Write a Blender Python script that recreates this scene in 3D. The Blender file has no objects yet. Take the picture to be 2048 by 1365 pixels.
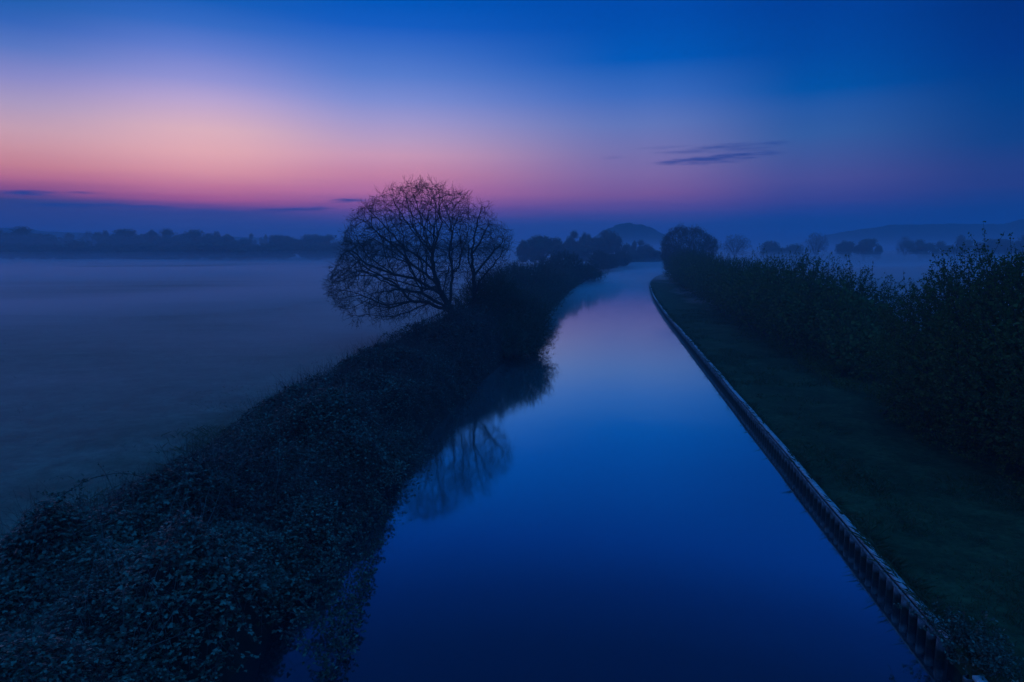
import bpy, math
import numpy as np
from mathutils import Vector

# ------------------------------------------------------------------ camera, sky, exposure
SC = bpy.context.scene
COL = SC.collection
CAM_Z = 6.0
F = 1365.0                       # focal length in photo pixels (2048 wide) = 24 mm on 36 mm
TILT = math.atan((682.5 - 500.0) / F)
cam_d = bpy.data.cameras.new('camera'); cam_d.lens = 24.0; cam_d.sensor_width = 36.0
cam_d.clip_start = 0.1; cam_d.clip_end = 30000
cam = bpy.data.objects.new('camera', cam_d); COL.objects.link(cam)
cam.location = (0, 0, CAM_Z); cam.rotation_euler = (math.pi/2 - TILT, 0, 0)
SC.camera = cam
SC.view_settings.view_transform = 'Standard'; SC.view_settings.look = 'None'
SC.view_settings.exposure = 0.0; SC.view_settings.gamma = 1.0
SC.render.engine = 'CYCLES'
cy = SC.cycles
cy.use_denoising = True
cy.max_bounces = 6; cy.diffuse_bounces = 2; cy.glossy_bounces = 3; cy.volume_bounces = 2
cy.transparent_max_bounces = 12; cy.transmission_bounces = 2
cy.use_adaptive_sampling = True

def sky_dir(px, py):
    """photo pixel -> (azimuth, sin elevation)"""
    cx, cz = px - 1024.0, 682.5 - py
    fy = F*math.cos(TILT) + cz*math.sin(TILT)
    fz = cz*math.cos(TILT) - F*math.sin(TILT)
    n = math.sqrt(cx*cx + fy*fy + fz*fz)
    return math.atan2(cx, fy), fz/n

def lin(c):
    return tuple(((v/255)/12.92 if v/255 <= 0.04045 else ((v/255+0.055)/1.055)**2.4) for v in c)

class NT:
    def __init__(s, nt): s.nt = nt; s.n = nt.nodes; s.l = nt.links
    def node(s, t, **kw):
        n = s.n.new(t)
        for k, v in kw.items(): setattr(n, k, v)
        return n
    def put(s, sock, v):
        if isinstance(v, bpy.types.NodeSocket): s.l.new(v, sock)
        elif v is not None: sock.default_value = v
    def math(s, op, a, b=None, clamp=False):
        n = s.node('ShaderNodeMath', operation=op); n.use_clamp = clamp
        s.put(n.inputs[0], a); s.put(n.inputs[1], b); return n.outputs[0]
    def mapr(s, v, a, b, c=0.0, d=1.0, smooth=False):
        n = s.node('ShaderNodeMapRange'); n.clamp = True
        if smooth: n.interpolation_type = 'SMOOTHSTEP'
        s.put(n.inputs[0], v)
        for i, q in enumerate((a, b, c, d)): n.inputs[i+1].default_value = q
        return n.outputs[0]
    def mix(s, f, a, b):
        n = s.node('ShaderNodeMix', data_type='RGBA')
        s.put(n.inputs[0], f); s.put(n.inputs[6], a); s.put(n.inputs[7], b); return n.outputs[2]
    def ramp(s, f, stops, interp='LINEAR'):
        n = s.node('ShaderNodeValToRGB'); r = n.color_ramp; r.interpolation = interp
        stops = sorted(stops)
        while len(r.elements) > 1: r.elements.remove(r.elements[-1])
        r.elements[0].position = stops[0][0]; r.elements[0].color = tuple(stops[0][1]) + (1,)
        for p, c in stops[1:]:
            e = r.elements.new(p); e.color = tuple(c) + (1,)
        s.put(n.inputs[0], f); return n.outputs[0]
    def noise(s, vec, scale, detail=3, rough=0.5):
        n = s.node('ShaderNodeTexNoise'); s.put(n.inputs['Vector'], vec)
        n.inputs['Scale'].default_value = scale; n.inputs['Detail'].default_value = detail
        n.inputs['Roughness'].default_value = rough; return n.outputs['Fac']

SKY_GAIN = 1.16
SKY = {   # photo column -> [(row, sRGB)] : colour of the dawn sky in that direction
 15:  [(0,(33,92,170)),(40,(52,99,180)),(90,(88,118,190)),(150,(140,140,198)),(205,(175,157,194)),(255,(198,160,182)),(290,(206,152,166)),(330,(206,133,144)),(350,(192,110,138)),(378,(150,78,130)),(396,(72,58,122)),(404,(54,60,122)),(450,(48,60,122))],
 415: [(0,(22,90,178)),(50,(55,105,190)),(100,(100,125,202)),(160,(150,150,210)),(200,(186,166,210)),(260,(217,176,195)),(305,(228,172,184)),(345,(224,153,168)),(375,(206,122,154)),(398,(180,92,144)),(414,(120,72,140)),(422,(68,68,136)),(450,(58,72,138))],
 755: [(0,(0,82,177)),(50,(20,90,187)),(100,(60,108,194)),(150,(90,125,202)),(200,(126,141,210)),(240,(156,150,209)),(280,(182,155,200)),(310,(202,154,188)),(350,(202,133,168)),(385,(190,112,164)),(410,(150,88,155)),(430,(110,78,150)),(447,(62,73,145)),(465,(50,75,142))],
 1275:[(0,(0,70,162)),(50,(0,75,167)),(120,(0,86,177)),(145,(35,95,180)),(190,(60,105,187)),(250,(95,115,187)),(300,(114,112,177)),(350,(128,104,166)),(390,(128,88,152)),(412,(105,78,150)),(432,(72,72,145)),(448,(45,70,140))],
 1615:[(0,(0,58,142)),(100,(0,68,152)),(180,(0,80,160)),(215,(35,85,162)),(270,(50,88,160)),(320,(66,82,152)),(360,(76,75,146)),(400,(60,62,140)),(428,(30,62,138)),(450,(10,64,136))],
 2025:[(0,(0,42,114)),(100,(0,48,124)),(190,(0,58,128)),(280,(15,58,127)),(330,(35,55,122)),(370,(38,52,120)),(405,(18,52,122)),(440,(0,55,125))],
}
ZEN = [(0.40,(0,52,142)), (0.46,(0,33,104)), (0.52,(0,22,76)), (0.60,(0,18,66)), (0.70,(8,80,165)), (0.80,(30,118,208)), (1.0,(34,122,214))]

def build_world():
    w = bpy.data.worlds.new('World'); SC.world = w; w.use_nodes = True
    t = NT(w.node_tree); t.n.clear()
    out = t.node('ShaderNodeOutputWorld'); bg = t.node('ShaderNodeBackground')
    t.l.new(bg.outputs[0], out.inputs[0])
    tc = t.node('ShaderNodeTexCoord').outputs['Generated']
    sp = t.node('ShaderNodeSeparateXYZ'); t.l.new(tc, sp.inputs[0])
    az = t.math('ARCTAN2', sp.outputs[0], sp.outputs[1])
    el = sp.outputs[2]
    cb = t.node('ShaderNodeCombineXYZ'); t.put(cb.inputs[0], az); t.put(cb.inputs[1], t.math('MULTIPLY', el, 14.0))
    n1 = t.noise(cb.outputs[0], 7.0, 4, 0.55)
    low = t.mapr(el, 0.02, 0.16, 1.0, 0.0)
    wob = t.math('MULTIPLY', t.math('MULTIPLY', t.math('SUBTRACT', n1, 0.5), low), 0.016)
    elw = t.math('ADD', el, wob)
    # position on the ramps: sin(elevation) mapped with extra room near the horizon
    def pos(s): return 0.5*max(0.0, min(1.0, (s+0.02)/0.42)) + 0.5*max(0.0, min(1.0, (s-0.4)/0.6))
    a = t.mapr(elw, -0.02, 0.40, 0.0, 0.5); b = t.mapr(elw, 0.40, 1.0, 0.0, 0.5)
    p = t.math('ADD', a, b)
    cols = []
    for x in sorted(SKY):
        st = []
        for y, c in SKY[x]:
            k = min(1.0, max(0.0, (y-170)/90))*min(1.0, max(0.0, (420-y)/20))     # the haze takes some of the glow back
            c = (min(255, c[0]*(1+0.08*k)), c[1]*(1+0.06*k), c[2]*(1-0.02*k)); st.append((pos(sky_dir(x, y)[1]), lin(c)))
        for s, c in ZEN:
            if s > 0: st.append((pos(s), lin(c)))
        cols.append((sky_dir(x, 400)[0], t.ramp(p, st)))
    # the rest of the sky, away from the dawn glow
    side = t.ramp(p, [(0.0, lin((16,60,136))), (0.1, lin((18,66,146))), (0.3, lin((16,76,164))), (0.6, lin((24,100,192))), (1.0, lin((34,122,214)))])
    left = cols[0][1]
    c = cols[0][1]
    for i in range(1, len(cols)):
        f = t.mapr(az, cols[i-1][0], cols[i][0], 0, 1, True)
        c = t.mix(f, c, cols[i][1])
    c = t.mix(t.mapr(az, 0.66, 1.4, 0, 1, True), c, side)
    c = t.mix(t.mapr(az, -1.3, -2.4, 0, 1, True), c, side)
    # thin streaks of cloud
    cb2 = t.node('ShaderNodeCombineXYZ'); t.put(cb2.inputs[0], az); t.put(cb2.inputs[1], t.math('MULTIPLY', el, 9.0))
    nn = t.noise(cb2.outputs[0], 16.0, 4, 0.6)
    nz = t.math('MULTIPLY', t.math('SUBTRACT', nn, 0.5), 3.4)
    tilt_el = t.math('SUBTRACT', el, t.math('MULTIPLY', az, 0.035))
    tot = None
    for px, py, wx, wy, st in [(75,387,100,6,.95),(150,411,110,5,.8),(700,402,60,6,.95),(570,420,90,6,.8),(300,414,70,5,.7),(1450,298,135,10,.62),
                              (1430,319,125,10,.85),(1225,316,26,4,.18),(1330,296,60,4,.3)]:
        a0, e0 = sky_dir(px, py)
        dx = t.math('DIVIDE', t.math('SUBTRACT', az, a0), wx/F)
        dy = t.math('DIVIDE', t.math('SUBTRACT', tilt_el, e0 - a0*0.035), wy/F)
        d2 = t.math('ADD', t.math('POWER', t.math('ABSOLUTE', dx), 2.0), t.math('POWER', t.math('ABSOLUTE', dy), 2.0))
        m = t.math('MULTIPLY', t.mapr(t.math('ADD', t.math('SUBTRACT', 1.0, d2), nz), 0.0, 1.5, 0, 1, True), st)
        tot = m if tot is None else t.math('MAXIMUM', tot, m)
    c = t.mix(tot, c, lin((22,58,136)) + (1,))
    t.l.new(c, bg.inputs[0]); bg.inputs[1].default_value = SKY_GAIN
    try: w.cycles.sampling_method = 'MANUAL'; w.cycles.sample_map_resolution = 512
    except Exception: pass
build_world()

# ------------------------------------------------------------------ materials
def mat_new(name):
    m = bpy.data.materials.new(name); m.use_nodes = True
    t = NT(m.node_tree); t.n.clear()
    return m, t, t.node('ShaderNodeOutputMaterial')

def surf(name, c1, c2, scale=3.0, rough=0.7, c3=None, bump=0.0, bscale=20.0, spec=0.3, fine=None, transl=0.0):
    m, t, out = mat_new(name)
    p = t.node('ShaderNodeBsdfPrincipled')
    g = t.node('ShaderNodeNewGeometry').outputs['Position']
    f = t.mapr(t.noise(g, scale, 4, 0.6), 0.32, 0.68)
    c = t.mix(f, c1 + (1,), c2 + (1,))
    if c3:
        r = t.node('ShaderNodeNewGeometry').outputs['Random Per Island']
        c = t.mix(t.mapr(r, 0.55, 1.0), c, c3 + (1,))
    if fine:
        f2 = t.mapr(t.noise(g, fine, 3, 0.7), 0.35, 0.7)
        c = t.mix(t.math('MULTIPLY', f2, 0.7), c, tuple(v*0.35 for v in c1) + (1,))
    t.l.new(c, p.inputs['Base Color'])
    p.inputs['Roughness'].default_value = rough
    p.inputs['Specular IOR Level'].default_value = spec
    if bump:
        b = t.node('ShaderNodeBump'); b.inputs['Strength'].default_value = bump; b.inputs['Distance'].default_value = 0.05
        t.l.new(t.noise(g, bscale, 5, 0.65), b.inputs['Height']); t.l.new(b.outputs[0], p.inputs['Normal'])
    if transl:
        tr = t.node('ShaderNodeBsdfTranslucent'); t.l.new(c, tr.inputs[0])
        mx = t.node('ShaderNodeMixShader'); mx.inputs[0].default_value = transl
        t.l.new(p.outputs[0], mx.inputs[1]); t.l.new(tr.outputs[0], mx.inputs[2]); t.l.new(mx.outputs[0], out.inputs[0])
    else:
        t.l.new(p.outputs[0], out.inputs[0])
    return m

def volume(name, color, density, aniso):
    m, t, out = mat_new(name)
    v = t.node('ShaderNodeVolumePrincipled')
    v.inputs['Color'].default_value = color + (1,); v.inputs['Density'].default_value = density
    v.inputs['Anisotropy'].default_value = aniso
    t.l.new(v.outputs[0], out.inputs['Volume'])
    return m

M = {}
M['grass'] = surf('grass_ground', (0.028,0.050,0.020), (0.085,0.115,0.048), 0.9, 0.9, bump=1.0, bscale=6.0, fine=5.0, spec=0.1)
M['field'] = surf('mistlit_field_grass', (0.060,0.100,0.060), (0.16,0.21,0.15), 0.8, 0.9, bump=1.0, bscale=4.0, fine=3.0, spec=0.1)  # dewy grass, its colour made paler to carry light from the mist
M['thicket_shade'] = surf('dark_thicket_shade', (0.010,0.009,0.008), (0.022,0.020,0.014), 3.0, 0.9)  # near-black colour standing for the shade inside the brambles
M['field_blade'] = surf('mistlit_blades', (0.07,0.12,0.07), (0.13,0.18,0.11), 1.2, 0.7, (0.18,0.2,0.14), transl=0.25)  # blades paled too, as if lit by the mist
M['blade'] = surf('grass_blades', (0.045,0.085,0.028), (0.085,0.125,0.045), 1.2, 0.7, (0.12,0.12,0.06), transl=0.25)
M['bark'] = surf('bark', (0.035,0.030,0.028), (0.065,0.055,0.048), 9.0, 0.85, bump=0.5, bscale=40)
M['twig'] = surf('twigs', (0.040,0.026,0.024), (0.070,0.045,0.040), 2.0, 0.75)
M['bud'] = surf('buds', (0.050,0.040,0.028), (0.080,0.060,0.036), 2.0, 0.7)
M['hawthorn'] = surf('hawthorn_leaves', (0.050,0.080,0.022), (0.115,0.145,0.034), 1.1, 0.75, (0.19,0.20,0.050), transl=0.15, spec=0.12)
M['willow'] = surf('willow_leaves', (0.045,0.070,0.035), (0.075,0.095,0.050), 1.1, 0.55, transl=0.2)
M['bramble'] = surf('bramble_leaves', (0.014,0.034,0.018), (0.050,0.090,0.050), 1.3, 0.42, (0.17,0.23,0.15), transl=0.15, spec=0.5)
M['bramble_young_lit'] = surf('young_lit_bramble_leaves', (0.08,0.16,0.10), (0.18,0.28,0.19), 1.3, 0.5, transl=0.15, spec=0.4)  # young leaves, paler so that leaf highlights sit in their colour
M['straw'] = surf('dead_straw', (0.16,0.14,0.12), (0.30,0.27,0.23), 2.0, 0.8)
M['bramble_red'] = surf('bramble_red_leaves', (0.055,0.030,0.026), (0.070,0.060,0.034), 0.8, 0.6, (0.09,0.04,0.035))
M['cane'] = surf('bramble_canes', (0.060,0.035,0.034), (0.11,0.075,0.065), 2.5, 0.6)
M['far_leaf'] = surf('far_foliage', (0.035,0.050,0.025), (0.055,0.070,0.032), 0.3, 0.8)
M['wood'] = surf('weathered_cap', (0.46,0.48,0.50), (0.72,0.73,0.76), 5.0, 0.65, bump=0.3, bscale=30, fine=12.0)
M['steel'] = surf('rusty_steel', (0.10,0.10,0.105), (0.42,0.41,0.42), 4.0, 0.7, bump=0.3, bscale=30, fine=9.0)
def stained(m, z0, z1, dark):
    # algae and wet staining above the waterline
    t = NT(m.node_tree); p = [n for n in t.n if n.type == 'BSDF_PRINCIPLED'][0]; src = p.inputs['Base Color'].links[0].from_socket
    g = t.node('ShaderNodeNewGeometry').outputs['Position']; sp = t.node('ShaderNodeSeparateXYZ'); t.l.new(g, sp.inputs[0])
    zz = t.math('ADD', sp.outputs[2], t.math('MULTIPLY', t.math('SUBTRACT', t.noise(g, 6.0, 3, 0.6), 0.5), 0.10))
    t.l.new(t.mix(t.mapr(zz, z0, z1), dark + (1,), src), p.inputs['Base Color'])
stained(M['steel'], 0.13, 0.23, (0.016, 0.020, 0.014))
M['steel_dark'] = surf('dark_sheet_steel', (0.018,0.017,0.017), (0.035,0.032,0.030), 4.0, 0.6, bump=0.3, bscale=30)  # darker steel for the sheet behind the piles
M['hill'] = surf('wooded_hillside', (0.030,0.045,0.025), (0.060,0.080,0.035), 0.012, 0.95)

def water_material():
    m, t, out = mat_new('still_water')
    g = t.node('ShaderNodeNewGeometry').outputs['Position']
    mp = t.node('ShaderNodeMapping'); t.l.new(g, mp.inputs[0]); mp.inputs['Scale'].default_value = (1.0, 0.45, 1.0)
    b = t.node('ShaderNodeBump'); b.inputs['Strength'].default_value = 0.10; b.inputs['Distance'].default_value = 0.03
    t.l.new(t.noise(mp.outputs[0], 1.3, 3, 0.5), b.inputs['Height'])
    d = t.node('ShaderNodeBsdfDiffuse'); d.inputs[0].default_value = (0.004, 0.012, 0.026, 1)
    gl = t.node('ShaderNodeBsdfGlossy'); gl.inputs['Color'].default_value = (0.70, 1.0, 0.98, 1); gl.inputs['Roughness'].default_value = 0.06
    lw = t.node('ShaderNodeLayerWeight'); lw.inputs[0].default_value = 0.5
    for n in (d, gl): t.l.new(b.outputs[0], n.inputs['Normal'])
    # reflectance against angle of view
    r = t.node('ShaderNodeFloatCurve'); cv = r.mapping.curves[0]
    cv.points[0].location = (0.0, 0.06); cv.points[1].location = (1.0, 1.0)
    for p in ((0.35, 0.24), (0.46, 0.42), (0.66, 0.70), (0.79, 0.88), (0.90, 0.95)): cv.points.new(*p)
    r.mapping.update(); t.l.new(lw.outputs['Facing'], r.inputs['Value'])
    mx = t.node('ShaderNodeMixShader'); t.l.new(r.outputs[0], mx.inputs[0])
    t.l.new(d.outputs[0], mx.inputs[1]); t.l.new(gl.outputs[0], mx.inputs[2]); t.l.new(mx.outputs[0], out.inputs[0])
    return m
M['water'] = water_material()

# ------------------------------------------------------------------ mesh helpers
class MB:
    """collects vertices and faces (numpy) and links them as one mesh object"""
    def __init__(s): s.v = []; s.q = []; s.mi = []; s.n = 0
    def add(s, v, q, mi=0):
        v = np.asarray(v, np.float32).reshape(-1, 3); q = np.asarray(q, np.int64)
        s.v.append(v); s.q.append(q + s.n); s.mi.append(np.full(len(q), mi, np.int32)); s.n += len(v)
    def mesh(s, name, mats, smooth=False):
        me = bpy.data.meshes.new(name)
        V = np.concatenate(s.v) if s.v else np.zeros((0,3), np.float32)
        me.vertices.add(len(V)); me.vertices.foreach_set('co', V.ravel())
        idx = []; tot = []
        for q in s.q:
            idx.append(q.ravel()); tot.append(np.full(len(q), q.shape[1], np.int32))
        idx = np.concatenate(idx).astype(np.int32); tot = np.concatenate(tot)
        me.loops.add(len(idx)); me.loops.foreach_set('vertex_index', idx)
        me.polygons.add(len(tot))
        st = np.concatenate([[0], np.cumsum(tot)[:-1]]).astype(np.int32)
        me.polygons.foreach_set('loop_start', st)
        try: me.polygons.foreach_set('loop_total', tot)
        except Exception: pass
        for m_ in mats: me.materials.append(m_)
        me.polygons.foreach_set('material_index', np.concatenate(s.mi))
        if smooth: me.polygons.foreach_set('use_smooth', np.ones(len(tot), bool))
        me.update(calc_edges=True)
        return me
    def build(s, name, mats, parent=None, loc=(0,0,0), smooth=False):
        if not isinstance(mats, (list, tuple)): mats = [mats]
        o = bpy.data.objects.new(name, s.mesh(name, mats, smooth)); COL.objects.link(o)
        if parent is not None: o.parent = parent
        else: o.location = loc
        return o

def nrm(a): return a / np.maximum(np.linalg.norm(a, axis=-1, keepdims=True), 1e-9)

def tubes(mb, P0, P1, R0, R1, n=4, mi=0):
    P0 = np.asarray(P0, float); P1 = np.asarray(P1, float)
    if len(P0) == 0: return
    R0 = np.broadcast_to(np.asarray(R0, float), (len(P0),)); R1 = np.broadcast_to(np.asarray(R1, float), (len(P0),))
    d = nrm(P1 - P0)
    ref = np.where(np.abs(d[:, 2:3]) > 0.9, np.array([[1.0, 0, 0]]), np.array([[0, 0, 1.0]]))
    u = nrm(np.cross(d, ref)); w = np.cross(d, u)
    a = np.arange(n) * 2*math.pi/n
    ring = u[:, None, :]*np.cos(a)[None, :, None] + w[:, None, :]*np.sin(a)[None, :, None]
    ext = d * (R1[:, None]*0.35)
    V = np.concatenate([P0[:, None, :] + ring*R0[:, None, None], (P1 + ext)[:, None, :] + ring*R1[:, None, None]], axis=1)
    base = (np.arange(len(P0))*2*n)[:, None]
    k = np.arange(n); k2 = (k+1) % n
    q = np.stack([k, k2, k2+n, k+n], axis=1)
    Q = (base[:, :, None] + q[None]).reshape(-1, 4)
    mb.add(V.reshape(-1, 3), Q, mi)

def leaves(mb, P, A, N, L, W, mi=0, fold=0.25):
    """rhombic leaves: base P, axis A, normal N, length L, half width W"""
    A = nrm(A); S = nrm(np.cross(A, N)); N2 = np.cross(S, A)
    L = np.broadcast_to(np.asarray(L, float), (len(P),))[:, None]; W = np.broadcast_to(np.asarray(W, float), (len(P),))[:, None]
    mid = P + A*L*0.5
    V = np.stack([P, mid + S*W + N2*W*fold, P + A*L, mid - S*W + N2*W*fold], axis=1)
    b = (np.arange(len(P))*4)[:, None]
    mb.add(V.reshape(-1, 3), b + np.arange(4)[None], mi)

def rand_dir(rng, n):
    return nrm(rng.normal(size=(n, 3)))

def thing(name, label, cat, loc=(0,0,0), rotz=0.0, group=None):
    o = bpy.data.objects.new(name, None); COL.objects.link(o)
    o.empty_display_size = 0.5
    o.location = loc; o.rotation_euler = (0, 0, rotz)
    o['label'] = label; o['category'] = cat
    if group: o['group'] = group
    return o
def tag(o, label=None, cat=None, group=None, kind=None):
    for k, v in (('label', label), ('category', cat), ('group', group), ('kind', kind)):
        if v: o[k] = v
    return o

def value_noise(seed, cell=1.0):
    r = np.random.default_rng(seed); T = r.random((256, 256))
    def f(x, y):
        x = np.asarray(x, float)/cell; y = np.asarray(y, float)/cell
        xi = np.floor(x).astype(int); yi = np.floor(y).astype(int); fx = x-xi; fy = y-yi
        fx = fx*fx*(3-2*fx); fy = fy*fy*(3-2*fy)
        g = lambda a, b: T[a % 256, b % 256]
        return (g(xi,yi)*(1-fx)+g(xi+1,yi)*fx)*(1-fy)+(g(xi,yi+1)*(1-fx)+g(xi+1,yi+1)*fx)*fy
    return f

# ------------------------------------------------------------------ canal geometry (x as a function of y)
RY = np.array([-60, 0, 9.26, 15.5, 39.6, 63, 85, 118, 150, 175, 188, 196, 203, 210, 225, 260])
RX = np.array([-3.9, 5.0, 6.36, 7.27, 10.75, 14.1, 17.6, 23.6, 31.5, 41, 52, 66, 88, 140, 420, 1600])
LY = np.array([-60, 0, 9.0, 15.5, 24, 32, 39.6, 63, 85, 107, 135, 160, 190, 215, 235, 250, 258, 268, 290])
LX = np.array([-14.6, -5.4, -4.35, -3.70, -2.85, -1.6, -0.2, 3.4, 6.4, 9.6, 14.5, 20.5, 31, 45, 62, 86, 120, 420, 1600])
def smooth_table(Y, X):
    yy = np.arange(-60, 300, 0.5)
    # monotone cubic-ish: linear interpolation smoothed by a window growing with distance
    xx = np.interp(yy, Y, X)
    out = xx.copy()
    for i, y in enumerate(yy):
        w = 3 + int(max(0.0, y)*0.14) if y < 200 else 4
        a, b = max(0, i-w), min(len(yy), i+w+1)
        k = min(i-a, b-1-i); out[i] = xx[i-k:i+k+1].mean()
    return yy, out
_ry, _rx = smooth_table(RY, RX); _ly, _lx = smooth_table(LY, LX)
def Rx(y): return np.interp(y, _ry, _rx)
def Lx(y): return np.interp(y, _ly, _lx)

BANK_R = 0.36; BANK_L = 0.45
gn1 = value_noise(3, 7.0); gn2 = value_noise(4, 0.9); gn3 = value_noise(5, 60.0)
def ground():
    ys = np.concatenate([np.arange(-60, 60, 0.5), np.arange(60, 180, 1.5), np.arange(180, 292, 1.5), [300, 330, 370, 420, 500, 620, 800, 1100, 1600, 2400, 4000, 7000]])
    lo = np.array([-6000, -3000, -1500, -800, -450, -280, -180, -120, -85, -60, -45, -36, -30, -25, -21, -18, -15.5, -13.5, -11.5, -10, -8.5, -7.2, -6, -5, -4, -3.2, -2.4, -1.7, -1.0, -0.5, -0.15])
    ro = -lo[::-1]
    rows = []
    for y in ys:
        l, r = float(Lx(y)), float(Rx(y))
        if y > 290: l = 1599; r = 1601
        if r < l + 1.0: r = l + 1.0
        xl = l + lo; xr = r + 0.10 + ro
        amp = np.clip(-lo/6, 0, 1); hl = BANK_L + (gn1(xl, y)-0.5)*0.22*amp + (gn2(xl, y)-0.5)*0.10*amp + (gn3(xl, y)-0.5)*0.5*np.clip(-lo/60, 0, 1)
        hl = hl - 0.30*np.exp(lo/0.25)
        amp = np.clip(ro/3, 0, 1); hr = BANK_R + (gn1(xr, y)-0.5)*0.20*amp + (gn2(xr, y)-0.5)*0.09*amp
        xs = np.concatenate([xl, [l, l+0.1, r+0.06, r+0.1], xr]); hs = np.concatenate([hl, [0.08, -0.7, -0.7, BANK_R-0.05], hr])
        rows.append(np.stack([xs, np.full(len(xs), y), hs], 1))
    V = np.array(rows); nr, nc = V.shape[:2]
    i = np.arange(nr-1)[:, None]; j = np.arange(nc-1)[None]
    a = i*nc+j
    Q = np.stack([a, a+1, a+nc+1, a+nc], -1).reshape(-1, 4)
    mb = MB(); left = (Q[:, 0] % nc) < len(lo); mb.add(V.reshape(-1, 3), Q); mb.mi = [np.where(left, 0, 1).astype(np.int32)]
    o = mb.build('ground', [M['field'], M['grass']], smooth=True)
    tag(o, 'misty grass field and dark canal verge', kind='structure')
    mb = MB(); mb.add([(-80,-60,0),(1700,-60,0),(1700,296,0),(-80,296,0)], [[0,1,2,3]])
    o = mb.build('water', M['water']); tag(o, 'still blue canal water', kind='structure')
ground()

def heightfield(name, xs, ys, H, mat):
    X, Y = np.meshgrid(xs, ys); V = np.stack([X, Y, H], -1); nr, nc = H.shape
    i = np.arange(nr-1)[:, None]; j = np.arange(nc-1)[None]; a = i*nc+j
    Q = np.stack([a, a+1, a+nc+1, a+nc], -1).reshape(-1, 4)
    mb = MB(); mb.add(V.reshape(-1, 3), Q); return mb.build(name, mat, smooth=True)

def hills():
    hn = value_noise(11, 14.0); hn2 = value_noise(12, 40.0)
    def px_prof(pts, D):
        x = np.array([(p[0]-1024)/F*D for p in pts]); z = np.array([CAM_Z + (500-p[1])/F*D for p in pts]); return x, z
    # the wooded crag in the middle
    D = 2600.0
    x, z = px_prof([(1100,512),(1130,500),(1160,490),(1185,474),(1207,461),(1218,456),(1233,449.5),(1245,447.5),(1257,446.5),(1261,449.5),(1280,450.5),(1297,455),(1308,462),(1322,470),(1340,477),(1360,483),(1400,494),(1440,512)], D)
    xs = np.linspace(x[0], x[-1], 190); ys = np.linspace(D-330, D+330, 50)
    X, Y = np.meshgrid(xs, ys); pr = np.interp(X, x, z)
    H = pr*np.exp(-((Y-D)/170.0)**2) + (hn(X, Y)-0.5)*7*np.clip(pr/60, 0, 1)*np.exp(-((Y-D)/170.0)**2) - 2
    tag(heightfield('hill', xs, ys, H, M['hill']), 'round wooded hill on the horizon beyond the canal', kind='structure')
    # long ridge on the right
    D = 3500.0
    x, z = px_prof([(1560,500),(1600,486),(1639,473),(1681,464),(1715,459),(1752,455),(1778,449.5),(1790,451),(1822,451),(1875,448.5),(1930,450),(1998,449),(2020,443),(2048,436),(2120,432),(2300,434),(2500,440)], D)
    xs = np.linspace(x[0], x[-1], 300); ys = np.linspace(D-500, D+500, 40)
    X, Y = np.meshgrid(xs, ys); pr = np.interp(X, x, z); e = np.exp(-((Y-D)/260.0)**2)
    H = pr*e + (hn(X, Y)-0.5)*8*e*np.clip(pr/60, 0, 1) - 2
    tag(heightfield('ridge', xs, ys, H, M['hill']), 'long wooded ridge rising on the right horizon', kind='structure')
    D = 3300.0
    x, z = px_prof([(-300,462),(-100,458),(0,456),(30,457),(60,459),(110,464),(170,466),(230,468),(330,472),(450,474),(600,477),(700,480),(850,483),(1000,490),(1080,498)], D)
    xs = np.linspace(x[0], x[-1], 300); ys = np.linspace(D-400, D+400, 30)
    X, Y = np.meshgrid(xs, ys); pr = np.interp(X, x, z); e = np.exp(-((Y-D)/220.0)**2)
    H = pr*e + (hn(X, Y)-0.5)*6*e - 2
    tag(heightfield('ridge', xs, ys, H, M['hill']), 'low faint ridge behind the tree line on the left', kind='structure')
hills()

# ------------------------------------------------------------------ air
def haze():
    x0, x1, y0, y1, z0, z1 = -7000, 8500, -70, 7400, -3.0, 198
    v = [(x0,y0,z0),(x1,y0,z0),(x1,y1,z0),(x0,y1,z0),(x0,y0,z1),(x1,y0,z1),(x1,y1,z1),(x0,y1,z1)]
    q = [(0,3,2,1),(4,5,6,7),(0,1,5,4),(1,2,6,5),(2,3,7,6),(3,0,4,7)]
    mb = MB(); mb.add(v, q); o = mb.build('haze', volume('haze_air', (0.22,0.68,1.0), 0.00019, 0.15)); o['kind'] = 'stuff'
haze()

def mist(hfun, mat, label):
    ys = np.concatenate([np.arange(-60, 60, 4), np.arange(60, 200, 7), np.arange(200, 460, 13), np.arange(460, 1500, 70), [1500]])
    xs = np.concatenate([np.arange(-1300, -300, 60), np.arange(-300, -60, 12), np.arange(-60, 60, 4), np.arange(60, 300, 12), np.arange(300, 1301, 60)])
    X, Y = np.meshgrid(xs, ys); H = hfun(X, Y); nr, nc = H.shape
    top = np.stack([X, Y, H], -1).reshape(-1, 3); bot = np.stack([X, Y, np.full_like(H, -1.2)], -1).reshape(-1, 3)
    i = np.arange(nr-1)[:, None]; j = np.arange(nc-1)[None]; a = (i*nc+j).ravel()
    Qt = np.stack([a, a+1, a+nc+1, a+nc], -1); n = nr*nc
    Qb = np.stack([a+n, a+nc+n, a+nc+1+n, a+1+n], -1)
    side = []
    for j in range(nc-1):
        side.append((j, j+n, j+1+n, j+1)); k = (nr-1)*nc+j; side.append((k, k+1, k+1+n, k+n))
    for i in range(nr-1):
        k = i*nc; side.append((k, k+nc, k+nc+n, k+n)); k = i*nc+nc-1; side.append((k, k+n, k+nc+n, k+nc))
    mb = MB(); mb.add(np.concatenate([top, bot]), np.concatenate([Qt, Qb, np.array(side)]))
    o = mb.build('mist', mat, smooth=True); tag(o, label, kind='stuff')
m1 = value_noise(21, 26.0); m2 = value_noise(22, 90.0)
def sstep(x, a, b):
    t = np.clip((x-a)/(b-a), 0, 1); return t*t*(3-2*t)
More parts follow.
